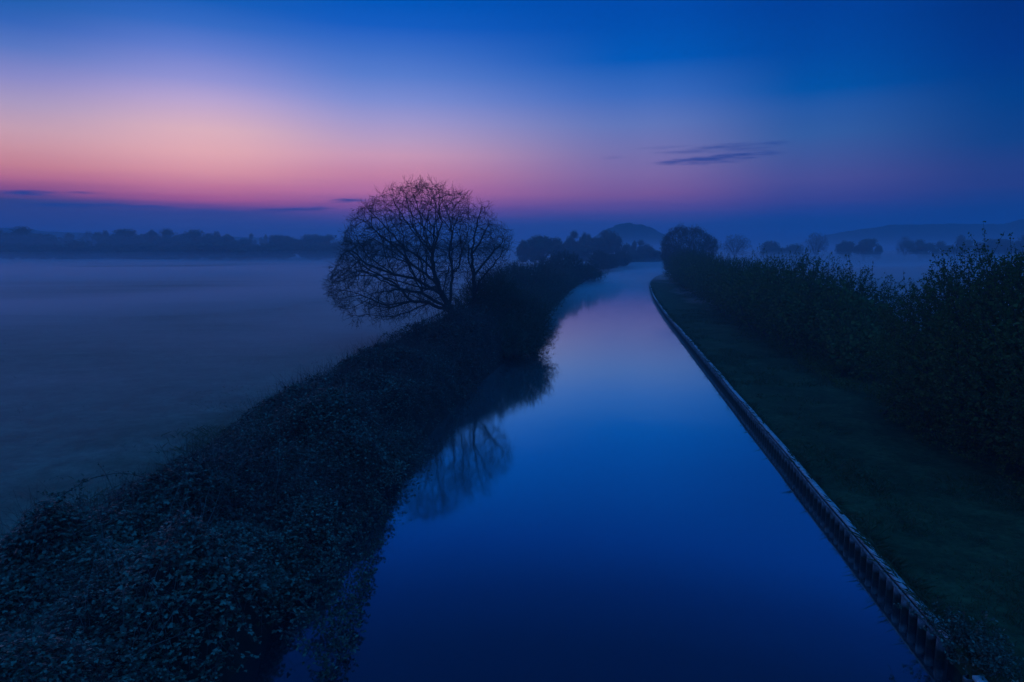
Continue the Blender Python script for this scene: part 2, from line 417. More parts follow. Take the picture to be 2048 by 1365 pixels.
def mist_low(X, Y):
    d = np.hypot(X, Y)
    h = 0.80 + 0.40*sstep(d, 8, 60)
    h += (m1(X, Y)-0.5)*0.9*sstep(d, 15, 60) + (m2(X, Y*2.2)-0.5)*1.1*sstep(d, 60, 200)
    left = sstep(Lx(Y)-X, 1.0, 7.0); off = 9.0 + 0.07*d; right = sstep(X-Rx(Y)-off, 0.0, 8.0)
    c = 0.02 + 0.80*sstep(d, 35, 220) + 0.34*sstep(X-Rx(Y), 0.5, 5)*sstep(d, 38, 75)*(1-sstep(d, 90, 125)) + (m1(X, Y*1.7)-0.5)*0.10*sstep(d, 70, 130); k = np.maximum(left, right*0.8)
    return np.maximum(c + (h-c)*k, 0.015)
def mist_far(X, Y):
    d = np.hypot(X, Y)
    h = 0.2 + (1.8 + 2.4*sstep(X, 20, 120))*sstep(Y, 130, 310) + (m1(X, Y)-0.5)*0.6*sstep(d, 60, 200) + (m2(X, Y)-0.5)*1.2*sstep(d, 100, 250)
    return np.maximum(h, 0.25)
def mist_veil(X, Y):
    d = np.hypot(X, Y)
    return 13.5 + 0*d
def mist_mid(X, Y):
    d = np.hypot(X, Y)
    return 0.15 + 5.2*sstep(Y, 150, 330) + (m1(X, Y)-0.5)*1.0*sstep(d, 150, 350)
mist(mist_low, volume('ground_mist', (0.93,0.92,0.95), 0.16, 0.5), 'thin mist lying low on the fields and canal')
mist(mist_far, volume('field_mist', (0.86,0.86,0.90), 0.016, 0.5), 'thicker mist bank filling the far fields')
mist(mist_mid, volume('mist_middle', (0.80,0.84,0.92), 0.0050, 0.4), 'thinning upper part of the far mist')
mist(mist_veil, volume('mist_veil', (0.66,0.84,1.0), 0.0015, 0.25), 'faint veil of mist around the far trees')

# ------------------------------------------------------------------ branching
def colonize(rng, att, init, parent, D, di, dk, iters=120, trop=(0,0,0.08), jit=0.12, maxn=14000, inertia=0.0):
    """space colonisation: attractors, starting nodes with parents -> nodes, parents"""
    N = np.zeros((maxn, 3)); N[:len(init)] = init; par = -np.ones(maxn, int); par[:len(parent)] = parent
    n = len(init); att = np.asarray(att, float); trop = np.array(trop)
    best = np.full(len(att), 1e9); bi = np.zeros(len(att), int)
    new = np.arange(n); kc = np.zeros(maxn, int)
    for it in range(iters):
        for s in range(0, len(new), 256):
            k = new[s:s+256]
            d = np.linalg.norm(att[:, None, :] - N[k][None], axis=2)
            m = d.min(1); a = d.argmin(1); up = m < best
            best[up] = m[up]; bi[up] = k[a[up]]
        keep = best > dk
        att, best, bi = att[keep], best[keep], bi[keep]
        act = best < di
        if not act.any(): break
        dirs = nrm(att[act] - N[bi[act]]); acc = np.zeros((n, 3)); np.add.at(acc, bi[act], dirs)
        src = np.unique(bi[act]); src = src[kc[src] < 3]
        if n + len(src) > maxn: src = src[:maxn-n]
        if len(src) == 0: break
        pv = np.where((par[src] >= 0)[:, None], N[src]-N[np.maximum(par[src], 0)], 0.0)
        dv = nrm(nrm(acc[src]) + nrm(pv)*inertia + trop + rng.normal(size=(len(src), 3))*jit)
        N[n:n+len(src)] = N[src] + dv*D; par[n:n+len(src)] = src; kc[src] += 1
        new = np.arange(n, n+len(src)); n += len(src)
        if n >= maxn: break
    return N[:n], par[:n]

def pipe_radii(par, tip=0.006, e=2.3, rmax=None):
    n = len(par); s = np.zeros(n); kids = np.zeros(n, int)
    for i in range(n): 
        if par[i] >= 0: kids[par[i]] += 1
    for i in range(n-1, -1, -1):
        if kids[i] == 0: s[i] = tip**e
        if par[i] >= 0: s[par[i]] += s[i]
    r = s**(1/e)
    if rmax: r = np.minimum(r, rmax)
    return r, kids

def chain_nodes(chains):
    """polylines [(points)], the first starts at the root; others start at an index (chain, k)"""
    N = []; P = []; idx = {}
    for c, (start, pts) in enumerate(chains):
        prev = -1 if start is None else idx[start]
        last = None if start is None else np.array(N[prev])
        for k, p in enumerate(pts):
            p = np.array(p, float)
            if last is None: N.append(p); P.append(-1); idx[(c, k)] = 0; prev = 0; last = p; continue
            m = max(1, int(np.linalg.norm(p-last)/0.3))
            for q in range(1, m+1):
                N.append(last + (p-last)*q/m + (np.array([math.sin(len(N)*2.4), math.cos(len(N)*1.7), math.sin(len(N)*3.1)*0.5])*0.045 if q < m else 0)); P.append(prev); prev = len(N)-1
            idx[(c, k)] = prev; last = p
    return np.array(N), np.array(P)

def in_poly(x, z, poly):
    poly = np.asarray(poly, float); inside = np.zeros(len(x), bool); j = len(poly)-1
    for i in range(len(poly)):
        xi, zi = poly[i]; xj, zj = poly[j]
        c = ((zi > z) != (zj > z)) & (x < (xj-xi)*(z-zi)/(zj-zi+1e-12)+xi); inside ^= c; j = i
    return inside

def poly_cloud(rng, poly, depth, n, shell=0.0):
    """points in a solid whose outline is poly (x,z) and half depth is depth"""
    poly = np.asarray(poly, float); c = poly.mean(0); lo = poly.min(0); hi = poly.max(0); out = []; tot = 0
    while tot < n:
        k = n*4; x = rng.uniform(lo[0], hi[0], k); z = rng.uniform(lo[1], hi[1], k); y = rng.uniform(-1, 1, k)
        s = np.sqrt(np.maximum(1-y*y, 1e-4))
        ok = in_poly(c[0]+(x-c[0])/s, c[1]+(z-c[1])/s, poly)
        if shell > 0:
            t = s*shell
            core = in_poly(c[0]+(x-c[0])/t, c[1]+(z-c[1])/t, poly) & (np.abs(y) < shell)
            ok &= ~core | (rng.random(k) < 0.25)
        p = np.stack([x, y*depth, z], 1)[ok]; out.append(p); tot += len(p)
    return np.concatenate(out)[:n]

def clumped(rng, att, nc, R):
    """thin a point cloud into overlapping clumps, for an uneven crown with gaps"""
    c = att[rng.permutation(len(att))[:nc]]; rr = R*rng.uniform(0.65, 1.25, nc)
    d = np.linalg.norm(att[:, None, :]-c[None], axis=2)/rr[None]
    return att[(d < 1.0).any(1)]

def skeleton_mesh(N, par, r, thick=0.03, mi_thick=0, mi_thin=0):
    a = par >= 0; i = np.nonzero(a)[0]; p = par[i]
    R0 = np.minimum(r[p], r[i]*1.5); R1 = r[i]
    mbT, mbS = MB(), MB()
    big = R1 > thick
    for mb, sel, n in ((mbT, big, 8), (mbS, ~big & (R1 > 0.012), 4), (mbS, ~big & (R1 <= 0.012), 3)):
        tubes(mb, N[p][sel], N[i][sel], R0[sel], R1[sel], n)
    return mbT, mbS

def twiglets(rng, mb, N, par, idx, L, r, k=2, bud=None, mb_bud=None, up=0.35, spread=0.8):
    """short forked end twigs with buds"""
    idx = np.repeat(idx, k); d0 = nrm(N[idx]-N[np.maximum(par[idx], 0)])
    d = nrm(d0 + rng.normal(size=d0.shape)*spread*0.6 + np.array([0, 0, up]))
    l = L*rng.uniform(0.5, 1.2, len(idx))[:, None]
    p1 = N[idx] + d*l*0.5; d2 = nrm(d + rng.normal(size=d.shape)*0.3 + np.array([0, 0, up*0.5])); p2 = p1 + d2*l*0.5
    tubes(mb, N[idx], p1, r, r*0.8, 3); tubes(mb, p1, p2, r*0.8, r*0.45, 3)
    if bud:
        for t in (0.15, 0.55, 1.0):
            s = rng.random(len(idx)) < 0.75
            q = (p1 + (p2-p1)*t)[s]; m = len(q)
            leaves(mb_bud, q, nrm(d2[s] + rng.normal(size=(m, 3))*0.5), rand_dir(rng, m), bud*rng.uniform(0.6, 1.4, m), bud*0.28)

# ------------------------------------------------------------------ the big bare tree and its neighbour
def big_tree():
    rng = np.random.default_rng(7)
    D0 = 40.0; s = 40.3/F
    def q(zx, zy, y=0.0):      # photo detail coordinates -> local metres (tree at its real distance)
        return ((zx/3.79 + 640 - 900)*s*(D0+y)/D0, y, CAM_Z + (500 - (zy/3.79 + 340))*s*(D0+y)/D0)
    gx = (900-1024)*s
    root = thing('bare_tree', 'wide spreading leafless tree with drooping left boughs on the bramble bank', 'tree', (gx, D0, 0))
    chains = [
        (None, [(0.55, 0, 0.3), q(985,1040,0.0), q(930,940,-0.1), q(870,760,-0.2), q(862,640,0.1), q(895,520,0.5), q(930,400,0.8)]),   # 0 main
        ((0,1), [q(985,1000,0.2), q(990,900,0.5), q(998,780,0.9), q(975,620,1.2), q(995,480,1.5), q(1040,350,1.7)]),
        ((0,3), [q(820,700,-0.6), q(760,650,-1.0), q(640,580,-1.5), q(480,520,-1.9)]),
        ((0,2), [q(880,860,0.6), q(800,790,1.3), q(690,720,2.0), q(540,660,2.6), q(400,640,3.0)]),
        ((0,2), [q(850,890,-0.7), q(750,820,-1.6), q(600,790,-2.4), q(420,800,-3.0)]),
        ((0,1), [q(900,1000,-0.7), q(800,930,-1.6), q(650,900,-2.5), q(450,930,-3.2)]),
        ((0,1), [q(900,1040,0.5), q(820,1000,0.8), q(680,990,1.4), q(520,1040,1.8), q(380,1090,2.2)]),
        ((0,3), [q(840,640,-1.0), q(790,520,-1.8), q(740,400,-2.2)]),
        ((0,4), [q(880,560,-0.9), q(900,440,-1.8), q(960,330,-2.4)]),
        ((1,2), [q(1060,740,-0.3), q(1090,620,-0.8), q(1080,480,-1.0)]),
        ((0,4), [q(800,560,1.6), q(700,450,2.4), q(600,350,2.8)]),
        ((1,1), [q(1060,900,1.3), q(1120,800,2.2)]),
        ((0,2), [q(860,880,1.8), q(780,900,2.8), q(640,950,3.6)]),
    ]
    # secondary limbs leaving the main ones at a narrow angle, towards the rim of the crown
    cen = np.array(q(900, 930, 0.0)); rim = [(900,1120),(800,1120),(620,1130),(420,1150),(240,1090),(130,980),(110,860),(190,700),(225,560),(250,430),(330,330),(430,250),(540,190),(640,150),(740,130),(840,120),(930,150),(1020,190),(1090,240),(1120,380),(1100,520),(1080,650)]
    for ci in range(len(chains)):
        pts = [np.array(p, float) for p in chains[ci][1]]
        for k in range(1, len(pts)-1) if ci not in (0, 1) else range(2, len(pts)):
            for _ in range(2):
                p = pts[k]; rel = np.array([p[0]-cen[0], 0, p[2]-cen[2]]); best = None
                cand = [np.array(q(*rr_)) for rr_ in rim]
                cand = [c for c in cand if np.dot(nrm(c-p), nrm(rel+np.array([0, 0, 0.3]))) > 0.55]
                if not cand: continue
                c = cand[rng.integers(len(cand))].copy(); c[1] = p[1]*1.3 + rng.normal()*1.5
                L_ = np.linalg.norm(c-p); t1 = p + (c-p)*0.38 + rng.normal(size=3)*0.05*L_ + np.array([0, 0, -0.03*L_]); t2 = p + (c-p)*0.74 + rng.normal(size=3)*0.04*L_
                chains.append(((ci, k), [tuple(t1), tuple(t2)]))
    N, P = chain_nodes(chains)
    poly = [q(*p)[::2] for p in [(900,1030),(790,1090),(640,1150),(430,1185),(260,1150),(170,1040),(75,910),(110,790),(195,640),(225,470),(280,350),(370,280),(470,215),(590,165),(660,130),(740,110),(860,112),(940,130),(1020,170),(1110,180),(1140,260),(1160,340),(1130,480),(1110,640),(1070,800),(1010,960)]]
    att = clumped(rng, poly_cloud(rng, poly, 4.9, 17000, 0.9), 105, 1.05)
    att = att[att[:, 2] > 1.6]
    N, P = colonize(rng, att, N, P, 0.15, 1.1, 0.19, 130, trop=(0, 0, 0.05), jit=0.12, maxn=32000, inertia=0.9)
    r, kids = pipe_radii(P, 0.0060, 2.22, 0.24)
    print('big tree nodes', len(N))
    mbT, mbS = skeleton_mesh(N, P, r)
    mbT.build('trunk', M['bark'], root, smooth=True)
    tips = np.nonzero(kids == 0)[0]; thin = np.nonzero((r < 0.012) & (rng.random(len(r)) < 0.25))[0]
    mbB = MB()
    twiglets(rng, mbS, N, P, np.concatenate([tips, thin]), 0.50, 0.0060, 2, 0.05, mbB, up=0.12, spread=0.38)
    lf = tips[(N[tips, 0] < q(330,0)[0]) & (rng.random(len(tips)) < 0.8)]
    for k in range(2):
        m = len(lf); leaves(mbB, N[lf] + rng.normal(size=(m, 3))*0.16, rand_dir(rng, m)+np.array([0,0,-0.2]), rand_dir(rng, m), rng.uniform(0.09, 0.16, m), 0.026)
    mbS.build('twigs', M['twig'], root); mbB.build('buds', M['bud'], root)

    root2 = thing('slender_tree', 'smaller upright bare tree just right of the wide leafless tree', 'tree', (gx, D0+0.5, 0))
    b = q(1168, 0)[0]
    chains = [(None, [(b, 0, 0.3), q(1168,960,0), q(1165,800,0.1), q(1150,640,0), q(1180,480,-0.2), q(1200,380,-0.2), q(1225,290,0)]),
              ((0,2), [q(1210,740,0.6), q(1290,640,0.9), q(1370,550,1.0)]),
              ((0,1), [q(1210,850,-0.7), q(1290,760,-1.1), q(1380,660,-1.2)]),
              ((0,3), [q(1220,560,-0.7), q(1280,440,-1.0)]), ((0,2), [q(1120,700,0.8), q(1110,560,1.2)]),
              ((0,1), [q(1120,880,0.9), q(1075,800,1.5)])]
    N, P = chain_nodes(chains)
    poly = [q(*p)[::2] for p in [(1150,960),(1080,800),(1085,600),(1120,430),(1170,310),(1190,262),(1235,250),(1275,262),(1300,320),(1350,380),(1430,440),(1465,540),(1450,640),(1380,730),(1290,820),(1210,930)]]
    att = clumped(rng, poly_cloud(rng, poly, 2.7, 5200, 0.8), 70, 0.8)
    N, P = colonize(rng, att, N, P, 0.16, 1.5, 0.20, 100, jit=0.10, inertia=0.7, maxn=12000)
    r, kids = pipe_radii(P, 0.0058, 2.1, 0.18)
    mbT, mbS = skeleton_mesh(N, P, r); mbT.build('trunk', M['bark'], root2, smooth=True)
    tips = np.nonzero(kids == 0)[0]; mbB = MB()
    twiglets(rng, mbS, N, P, tips, 0.46, 0.0060, 2, 0.05, mbB, up=0.2, spread=0.5)
    mbS.build('twigs', M['twig'], root2); mbB.build('buds', M['bud'], root2)
big_tree()

# ------------------------------------------------------------------ leafy bushes
def leafy_shoots(rng, mbS, mbL, P, Dv, length, nleaf, lsize, r=0.006, bend=0.35, up=0.5, seg=4, cluster=3, start=0.15, wf=0.33):
    """curved shoots from P along Dv with leaf clusters"""
    n = len(P); length = np.broadcast_to(length, (n,)).astype(float); p = P.copy(); d = nrm(Dv); pts = [p]
    for k in range(seg):
        d = nrm(d + rng.normal(size=(n, 3))*bend*0.5 + np.array([0, 0, up])*0.25)
        q = p + d*(length/seg)[:, None]
        tubes(mbS, p, q, r*(1-k/seg*0.7), r*(1-(k+1)/seg*0.7), 3); p = q; pts.append(p)
    pts = np.stack(pts, 1)
    m = n*nleaf; who = np.repeat(np.arange(n), nleaf); t = start + (1-start)*rng.random(m)
    f = t*seg; i = np.minimum(f.astype(int), seg-1); w = (f-i)[:, None]
    c = pts[who, i]*(1-w) + pts[who, i+1]*w
    ax0 = rand_dir(rng, m)
    for _ in range(cluster):
        a = nrm(ax0 + rng.normal(size=(m, 3))*0.7 + np.array([0, 0, 0.25])); nn = nrm(rng.normal(size=(m, 3))*0.8 + np.array([0, 0, 1.0]))
        sz = lsize*rng.uniform(0.55, 1.3, m)
        leaves(mbL, c + rng.normal(size=(m, 3))*lsize*0.35, a, nn, sz, sz*wf)

def core_blob(rng, mb, ells, grow=0.8, res=14, mi=0):
    """rough inner mass of a bush: lumpy ellipsoids below the leafy skin"""
    for (c, rad) in ells:
        u = np.linspace(0, math.pi, res); v = np.linspace(0, 2*math.pi, res*2, endpoint=False)
        U, Vv = np.meshgrid(u, v, indexing='ij')
        d = np.stack([np.sin(U)*np.cos(Vv), np.sin(U)*np.sin(Vv), np.cos(U)], -1)
        k = grow*(1 + rng.normal(size=U.shape)*0.07)[..., None]
        pts = np.array(c) + d*np.array(rad)*k
        pts[..., 2] = np.maximum(pts[..., 2], 0.15)
        nr, nc = U.shape; i = np.arange(nr-1)[:, None]; j = np.arange(nc)[None]
        Q = np.stack([i*nc+j, (i+1)*nc+j, (i+1)*nc+(j+1) % nc, i*nc+(j+1) % nc], -1).reshape(-1, 4)
        mb.add(pts.reshape(-1, 3), Q, mi)

def ell_surface(rng, ells, n, zmin=0.3, lo=0.75, hi=1.05):
    """points and outward normals on a union of ellipsoids (points inside others dropped)"""
    P = []; Nn = []
    areas = np.array([(r[0]*r[1]+r[0]*r[2]+r[1]*r[2]) for c, r in ells]); areas = areas/areas.sum()
    for (c, rad), a in zip(ells, areas):
        k = int(n*a*1.6)+1; d = rand_dir(rng, k); c = np.array(c); rad = np.array(rad)
        p = c + d*rad*rng.uniform(lo, hi, (k, 1)); nn = nrm(d/rad)
        ok = p[:, 2] > zmin
        for (c2, r2) in ells:
            if c2 is c or (np.array(c2) == c).all(): continue
            ok &= (((p-np.array(c2))/np.array(r2))**2).sum(1) > 0.62
        P.append(p[ok]); Nn.append(nn[ok])
    P = np.concatenate(P); Nn = np.concatenate(Nn)
    k = min(n, len(P)); s = rng.permutation(len(P))[:k]
    return P[s], Nn[s]

def leafy_bush(name, label, cat, loc, ells, n, length, nleaf, lsize, seed, mat, base=None, stems=24, tall=0, tall_len=1.2, twig='twig', cluster=3, r=0.006, up=0.5, core=0.78, group=None, zmin=0.35, wf=0.33):
    rng = np.random.default_rng(seed)
    root = thing(name, label, cat, loc, 0, group)
    mbS, mbL, mbC = MB(), MB(), MB()
    P, Nn = ell_surface(rng, ells, n, zmin)
    leafy_shoots(rng, mbS, mbL, P, Nn + np.array([0, 0, 0.25]), rng.uniform(0.5, 1.3, len(P))*length, nleaf, lsize, r, up=up, cluster=cluster, wf=wf)
    if tall:
        P, Nn = ell_surface(rng, ells, tall*3, 0.5, 0.8, 0.98)
        z = P[:, 2]; ok = Nn[:, 2] > 0.25; P, Nn = P[ok][:tall], Nn[ok][:tall]
        ok = gn1(P[:, 0]*4, P[:, 1]*4) > 0.42; P, Nn = P[ok], Nn[ok]
        clump = rng.normal(size=(len(P), 3))*0.25
        leafy_shoots(rng, mbS, mbL, P, Nn*0.45 + np.array([0, 0, 1.0]) + clump, tall_len*rng.uniform(0.45, 1.25, len(P)), int(nleaf*2.0), lsize, r*1.3, bend=0.3, up=0.3, seg=5, cluster=cluster, wf=wf)
    # stems from the ground into the crown
    cen = [np.array(c) for c, _ in ells]
    for k in range(stems):
        c, rad = ells[rng.integers(len(ells))]; c = np.array(c); rad = np.array(rad)
        b = np.array([c[0]+rng.normal()*rad[0]*0.3, c[1]+rng.normal()*rad[1]*0.3, 0.35]); e = c + rand_dir(rng, 1)[0]*rad*0.85
        if e[2] < 0.8: e[2] = 0.8 + rng.random()
        mid = (b+e)/2 + rng.normal(size=3)*0.15; rr = 0.02 + rng.random()*0.03
        tubes(mbC, [b, mid], [mid, e], [rr, rr*0.7], [rr*0.7, rr*0.3], 5)
    if core:                      # leaves of the inner crown, so that no daylight passes straight through
        for (c, rad) in ells:
            fs = lsize*2.6; m = int(min(6500, 26.0*core*rad[0]*rad[1]*rad[2]/(fs**2*max(rad))) + 200)
            p = np.array(c) + rand_dir(rng, m)*np.array(rad)*(rng.random((m, 1))**0.45)*0.86; p = p[p[:, 2] > 0.3]; m = len(p)
            leaves(mbL, p, rand_dir(rng, m), rand_dir(rng, m), fs*rng.uniform(0.6, 1.3, m), fs*0.4)
    mbC.build('stems', M['bark'], root)['kind'] = 'stuff'; mbS.build('twigs', M[twig], root); mbL.build('foliage', M[mat], root)
    return root

def ground_at(px, py, z=0.5):
    a = TILT + math.atan((py-682.5)/F); d = (CAM_Z-z)/math.tan(a); dep = d*math.cos(TILT)+(CAM_Z-z)*math.sin(TILT)
    return (px-1024)/F*dep, d

# near hawthorn on the right, beside the verge
near = []
rg = np.random.default_rng(5)
for (x, y, z, rx, ry, rz) in [(14.6,22.0,2.2,2.1,2.2,2.35),(14.2,19.6,2.6,2.1,2.0,2.9),(14.4,17.3,2.7,2.2,2.0,2.95),(14.6,14.9,2.6,2.3,2.1,2.85),(15.0,12.4,2.4,2.3,2.2,2.7),(16.4,20.6,2.6,2.1,2.6,2.8),(16.8,16.0,2.8,2.2,2.8,3.0),(16.2,23.2,1.9,2.0,1.6,2.2),(15.4,9.8,2.2,2.2,2.2,2.5)]:
    near.append(((x-(0.6 if y < 21 else 0.3), y, z+0.02), (rx, ry, rz+0.10)))
leafy_bush('hawthorn_bush', 'tall dark green hawthorn bush filling the right edge beside the grass verge', 'bush', (0,0,0), near, 8200, 0.62, 7, 0.060, 31, 'hawthorn', stems=120, tall=760, tall_len=1.15, cluster=3, r=0.007, wf=0.36)

# the hedge between it and the round tree
mid = []
for (px, y, top, w) in [(1735,29.5,3.0,1.5),(1722,31.5,4.2,1.7),(1690,33.5,4.9,1.8),(1660,36,5.2,1.9),(1625,39,5.15,1.9),(1590,43,5.1,1.9),(1560,47,5.2,2.0),(1530,52,5.1,2.0),(1508,58,5.2,2.1),(1490,65,5.15,2.1),(1474,73,5.2,2.2),(1462,82,5.2,2.3),(1452,92,5.3,2.4),(1446,103,5.4,2.5),(1440,114,5.4,2.6),(1432,126,5.5,2.8)]:
    x = (px-1024)/F*y; x = float(Rx(y)) + 5.5 + 0.25*math.sin(y*1.3) if y > 34 else min(x, float(Rx(y)) + 6.3)
    h = top-0.35+0.38*math.sin(y*0.83)*(y > 34)
    mid.append(((x, y, 0.4+h*0.47), (w, max(2.0, y*0.055), h*0.53)))
    mid.append(((x+w*0.9, y+1.5, 0.4+h*0.42), (w, max(2.0, y*0.055), h*0.50)))
leafy_bush('hedgerow', 'long unclipped hedgerow running beside the towpath verge into the mist', 'hedge', (0,0,0), mid, 11500, 0.75, 5, 0.080, 32, 'hawthorn', stems=150, tall=1300, tall_len=1.05, cluster=2, r=0.008, wf=0.36)

# the round tree at the end of the hedge
def round_tree():
    rng = np.random.default_rng(41)
    x, y = (1378-1024)/F*158, 158.0; s = 158/F
    root = thing('round_tree', 'dark round thickly twigged tree where the hedgerow meets the canal bend', 'tree', (x, y, 0))
    def q(px, py): return ((px-1378)*s, 6+(500-py)*s)
    poly = [q(*p) for p in [(1335,545),(1322,520),(1320,490),(1326,470),(1342,460),(1356,452),(1366,460),(1374,454),(1392,457),(1408,466),(1424,476),(1432,490),(1430,510),(1415,525),(1395,540),(1365,548)]]
    chains = [(None, [(0,0,0.3),(0,0,1.2),(-0.6,0.2,3.2),(-1.5,0.3,6)])]
    for a in range(9):
        an = a*0.7; chains.append(((0,1), [(math.cos(an)*1.4, math.sin(an)*1.4, 3.0+0.3*(a % 3)), (math.cos(an)*3.2, math.sin(an)*3.0, 5.6+0.5*(a % 3))]))
    N, P = chain_nodes(chains)
    att = clumped(rng, poly_cloud(rng, poly, 5.5, 5600, 0.8), 62, 1.9); att = att[att[:, 2] > 0.6]
    N, P = colonize(rng, att, N, P, 0.36, 3.0, 0.42, 70, jit=0.15)
    r, kids = pipe_radii(P, 0.012, 2.2, 0.3)
    mbT, mbS = skeleton_mesh(N, P, r, 0.06)
    mbT.build('trunk', M['bark'], root)
    tips = np.nonzero(r < 0.02)[0]; mbL = MB()
    tips2 = np.nonzero(kids == 0)[0]
    twiglets(rng, mbS, N, P, tips2, 0.9, 0.014, 3, 0.16, mbL)
    m = 42000; c = N[tips[rng.integers(len(tips), size=m)]]; z = c[:, 2]
    keep = rng.random(m) < np.clip(1.25 - z/12, 0.35, 1.0); c = c[keep]; m = len(c)
    leaves(mbL, c + rng.normal(size=(m, 3))*0.28, rand_dir(rng, m), rand_dir(rng, m), rng.uniform(0.14, 0.3, m), 0.075)
    mbS.build('twigs', M['twig'], root); mbL.build('foliage', M['far_leaf'], root)
round_tree()

# willow scrub hanging over the left water's edge below the big tree
def ell_px(px, py, y, rpx, rpy, ry):
    s = y/F; return (((px-1024)*s, y, 6+(500-py)*s), (rpx*s, ry, rpy*s))
leafy_bush('willow_scrub', 'low willow scrub leaning over the water below the bare trees', 'bush', (0,0,0),
    [ell_px(1040,648,41,52,44,2.4), ell_px(1000,636,42,50,56,2.6), ell_px(955,636,41,46,54,2.6), ell_px(1066,668,40,30,30,1.6), ell_px(1050,690,37,30,28,1.6), ell_px(980,594,43,40,38,2.2), ell_px(1000,690,37,40,30,1.8)],
    3600, 0.8, 8, 0.085, 33, 'willow', stems=40, tall=150, tall_len=0.9, cluster=2, zmin=0.25, wf=0.20, core=0.70)
leafy_bush('alder_bush', 'broad dark bush on the left bank just beyond the slender bare tree', 'bush', (0,0,0),
    [ell_px(1015,576,72,38,34,4), ell_px(1055,578,74,36,32,4), ell_px(1088,584,75,24,24,3), ell_px(1070,562,84,34,26,5), ell_px(1030,562,86,36,26,5)]+[((float(Lx(y))-1.3, y, 0.8), (1.5, 4.0, 1.2)) for y in (50, 56, 62, 68, 78, 86)],
    3600, 1.1, 5, 0.14, 34, 'willow', stems=30, tall=260, tall_len=1.0, cluster=2, r=0.012, wf=0.22, core=0.8)
leafy_bush('bank_bush', 'humped dark bush on the left bank between the broad bush and the bend', 'bush', (0,0,0),
    [ell_px(1128,532,118,30,20,6), ell_px(1162,542,120,30,13,5), ell_px(1100,538,116,28,16,5), ell_px(1185,548,124,20,9,4)]+[((float(Lx(y))-1.6, y, 0.9), (1.8, 5.0, 1.4)) for y in (93, 100, 107, 114, 122, 131, 140, 150)],
    3000, 1.1, 4, 0.20, 35, 'willow', stems=26, tall=90, tall_len=0.9, cluster=2, r=0.016, wf=0.26, core=0.85)
leafy_bush('thorn_bush', 'ragged small bush standing above the bank hedge near the canal bend', 'bush', (0,0,0),
    [ell_px(1197,520,175,13,11,3), ell_px(1212,526,180,14,8,3)], 900, 1.3, 4, 0.26, 36, 'willow', stems=14, tall=60, tall_len=1.5, cluster=2, r=0.02, core=0.6)
leafy_bush('thorn_bush', 'rounded small bush right of the ragged one near the canal bend', 'bush', (0,0,0),
    [ell_px(1243,519,205,13,9,3), ell_px(1226,523,200,13,7,3)], 900, 1.1, 4, 0.30, 37, 'willow', stems=14, tall=40, tall_len=1.6, cluster=2, r=0.02, core=0.8)
leafy_bush('bank_hedge', 'low dark hedge along the outside of the canal bend', 'hedge', (0,0,0),
    [ell_px(1200+i*13, 524-(i*0.6), 205+i*8, 10, 6+(i*7 % 4), 4) for i in range(12)],
    2600, 1.0, 4, 0.30, 38, 'willow', stems=20, tall=30, tall_len=1.0, cluster=2, r=0.02, core=0.85)

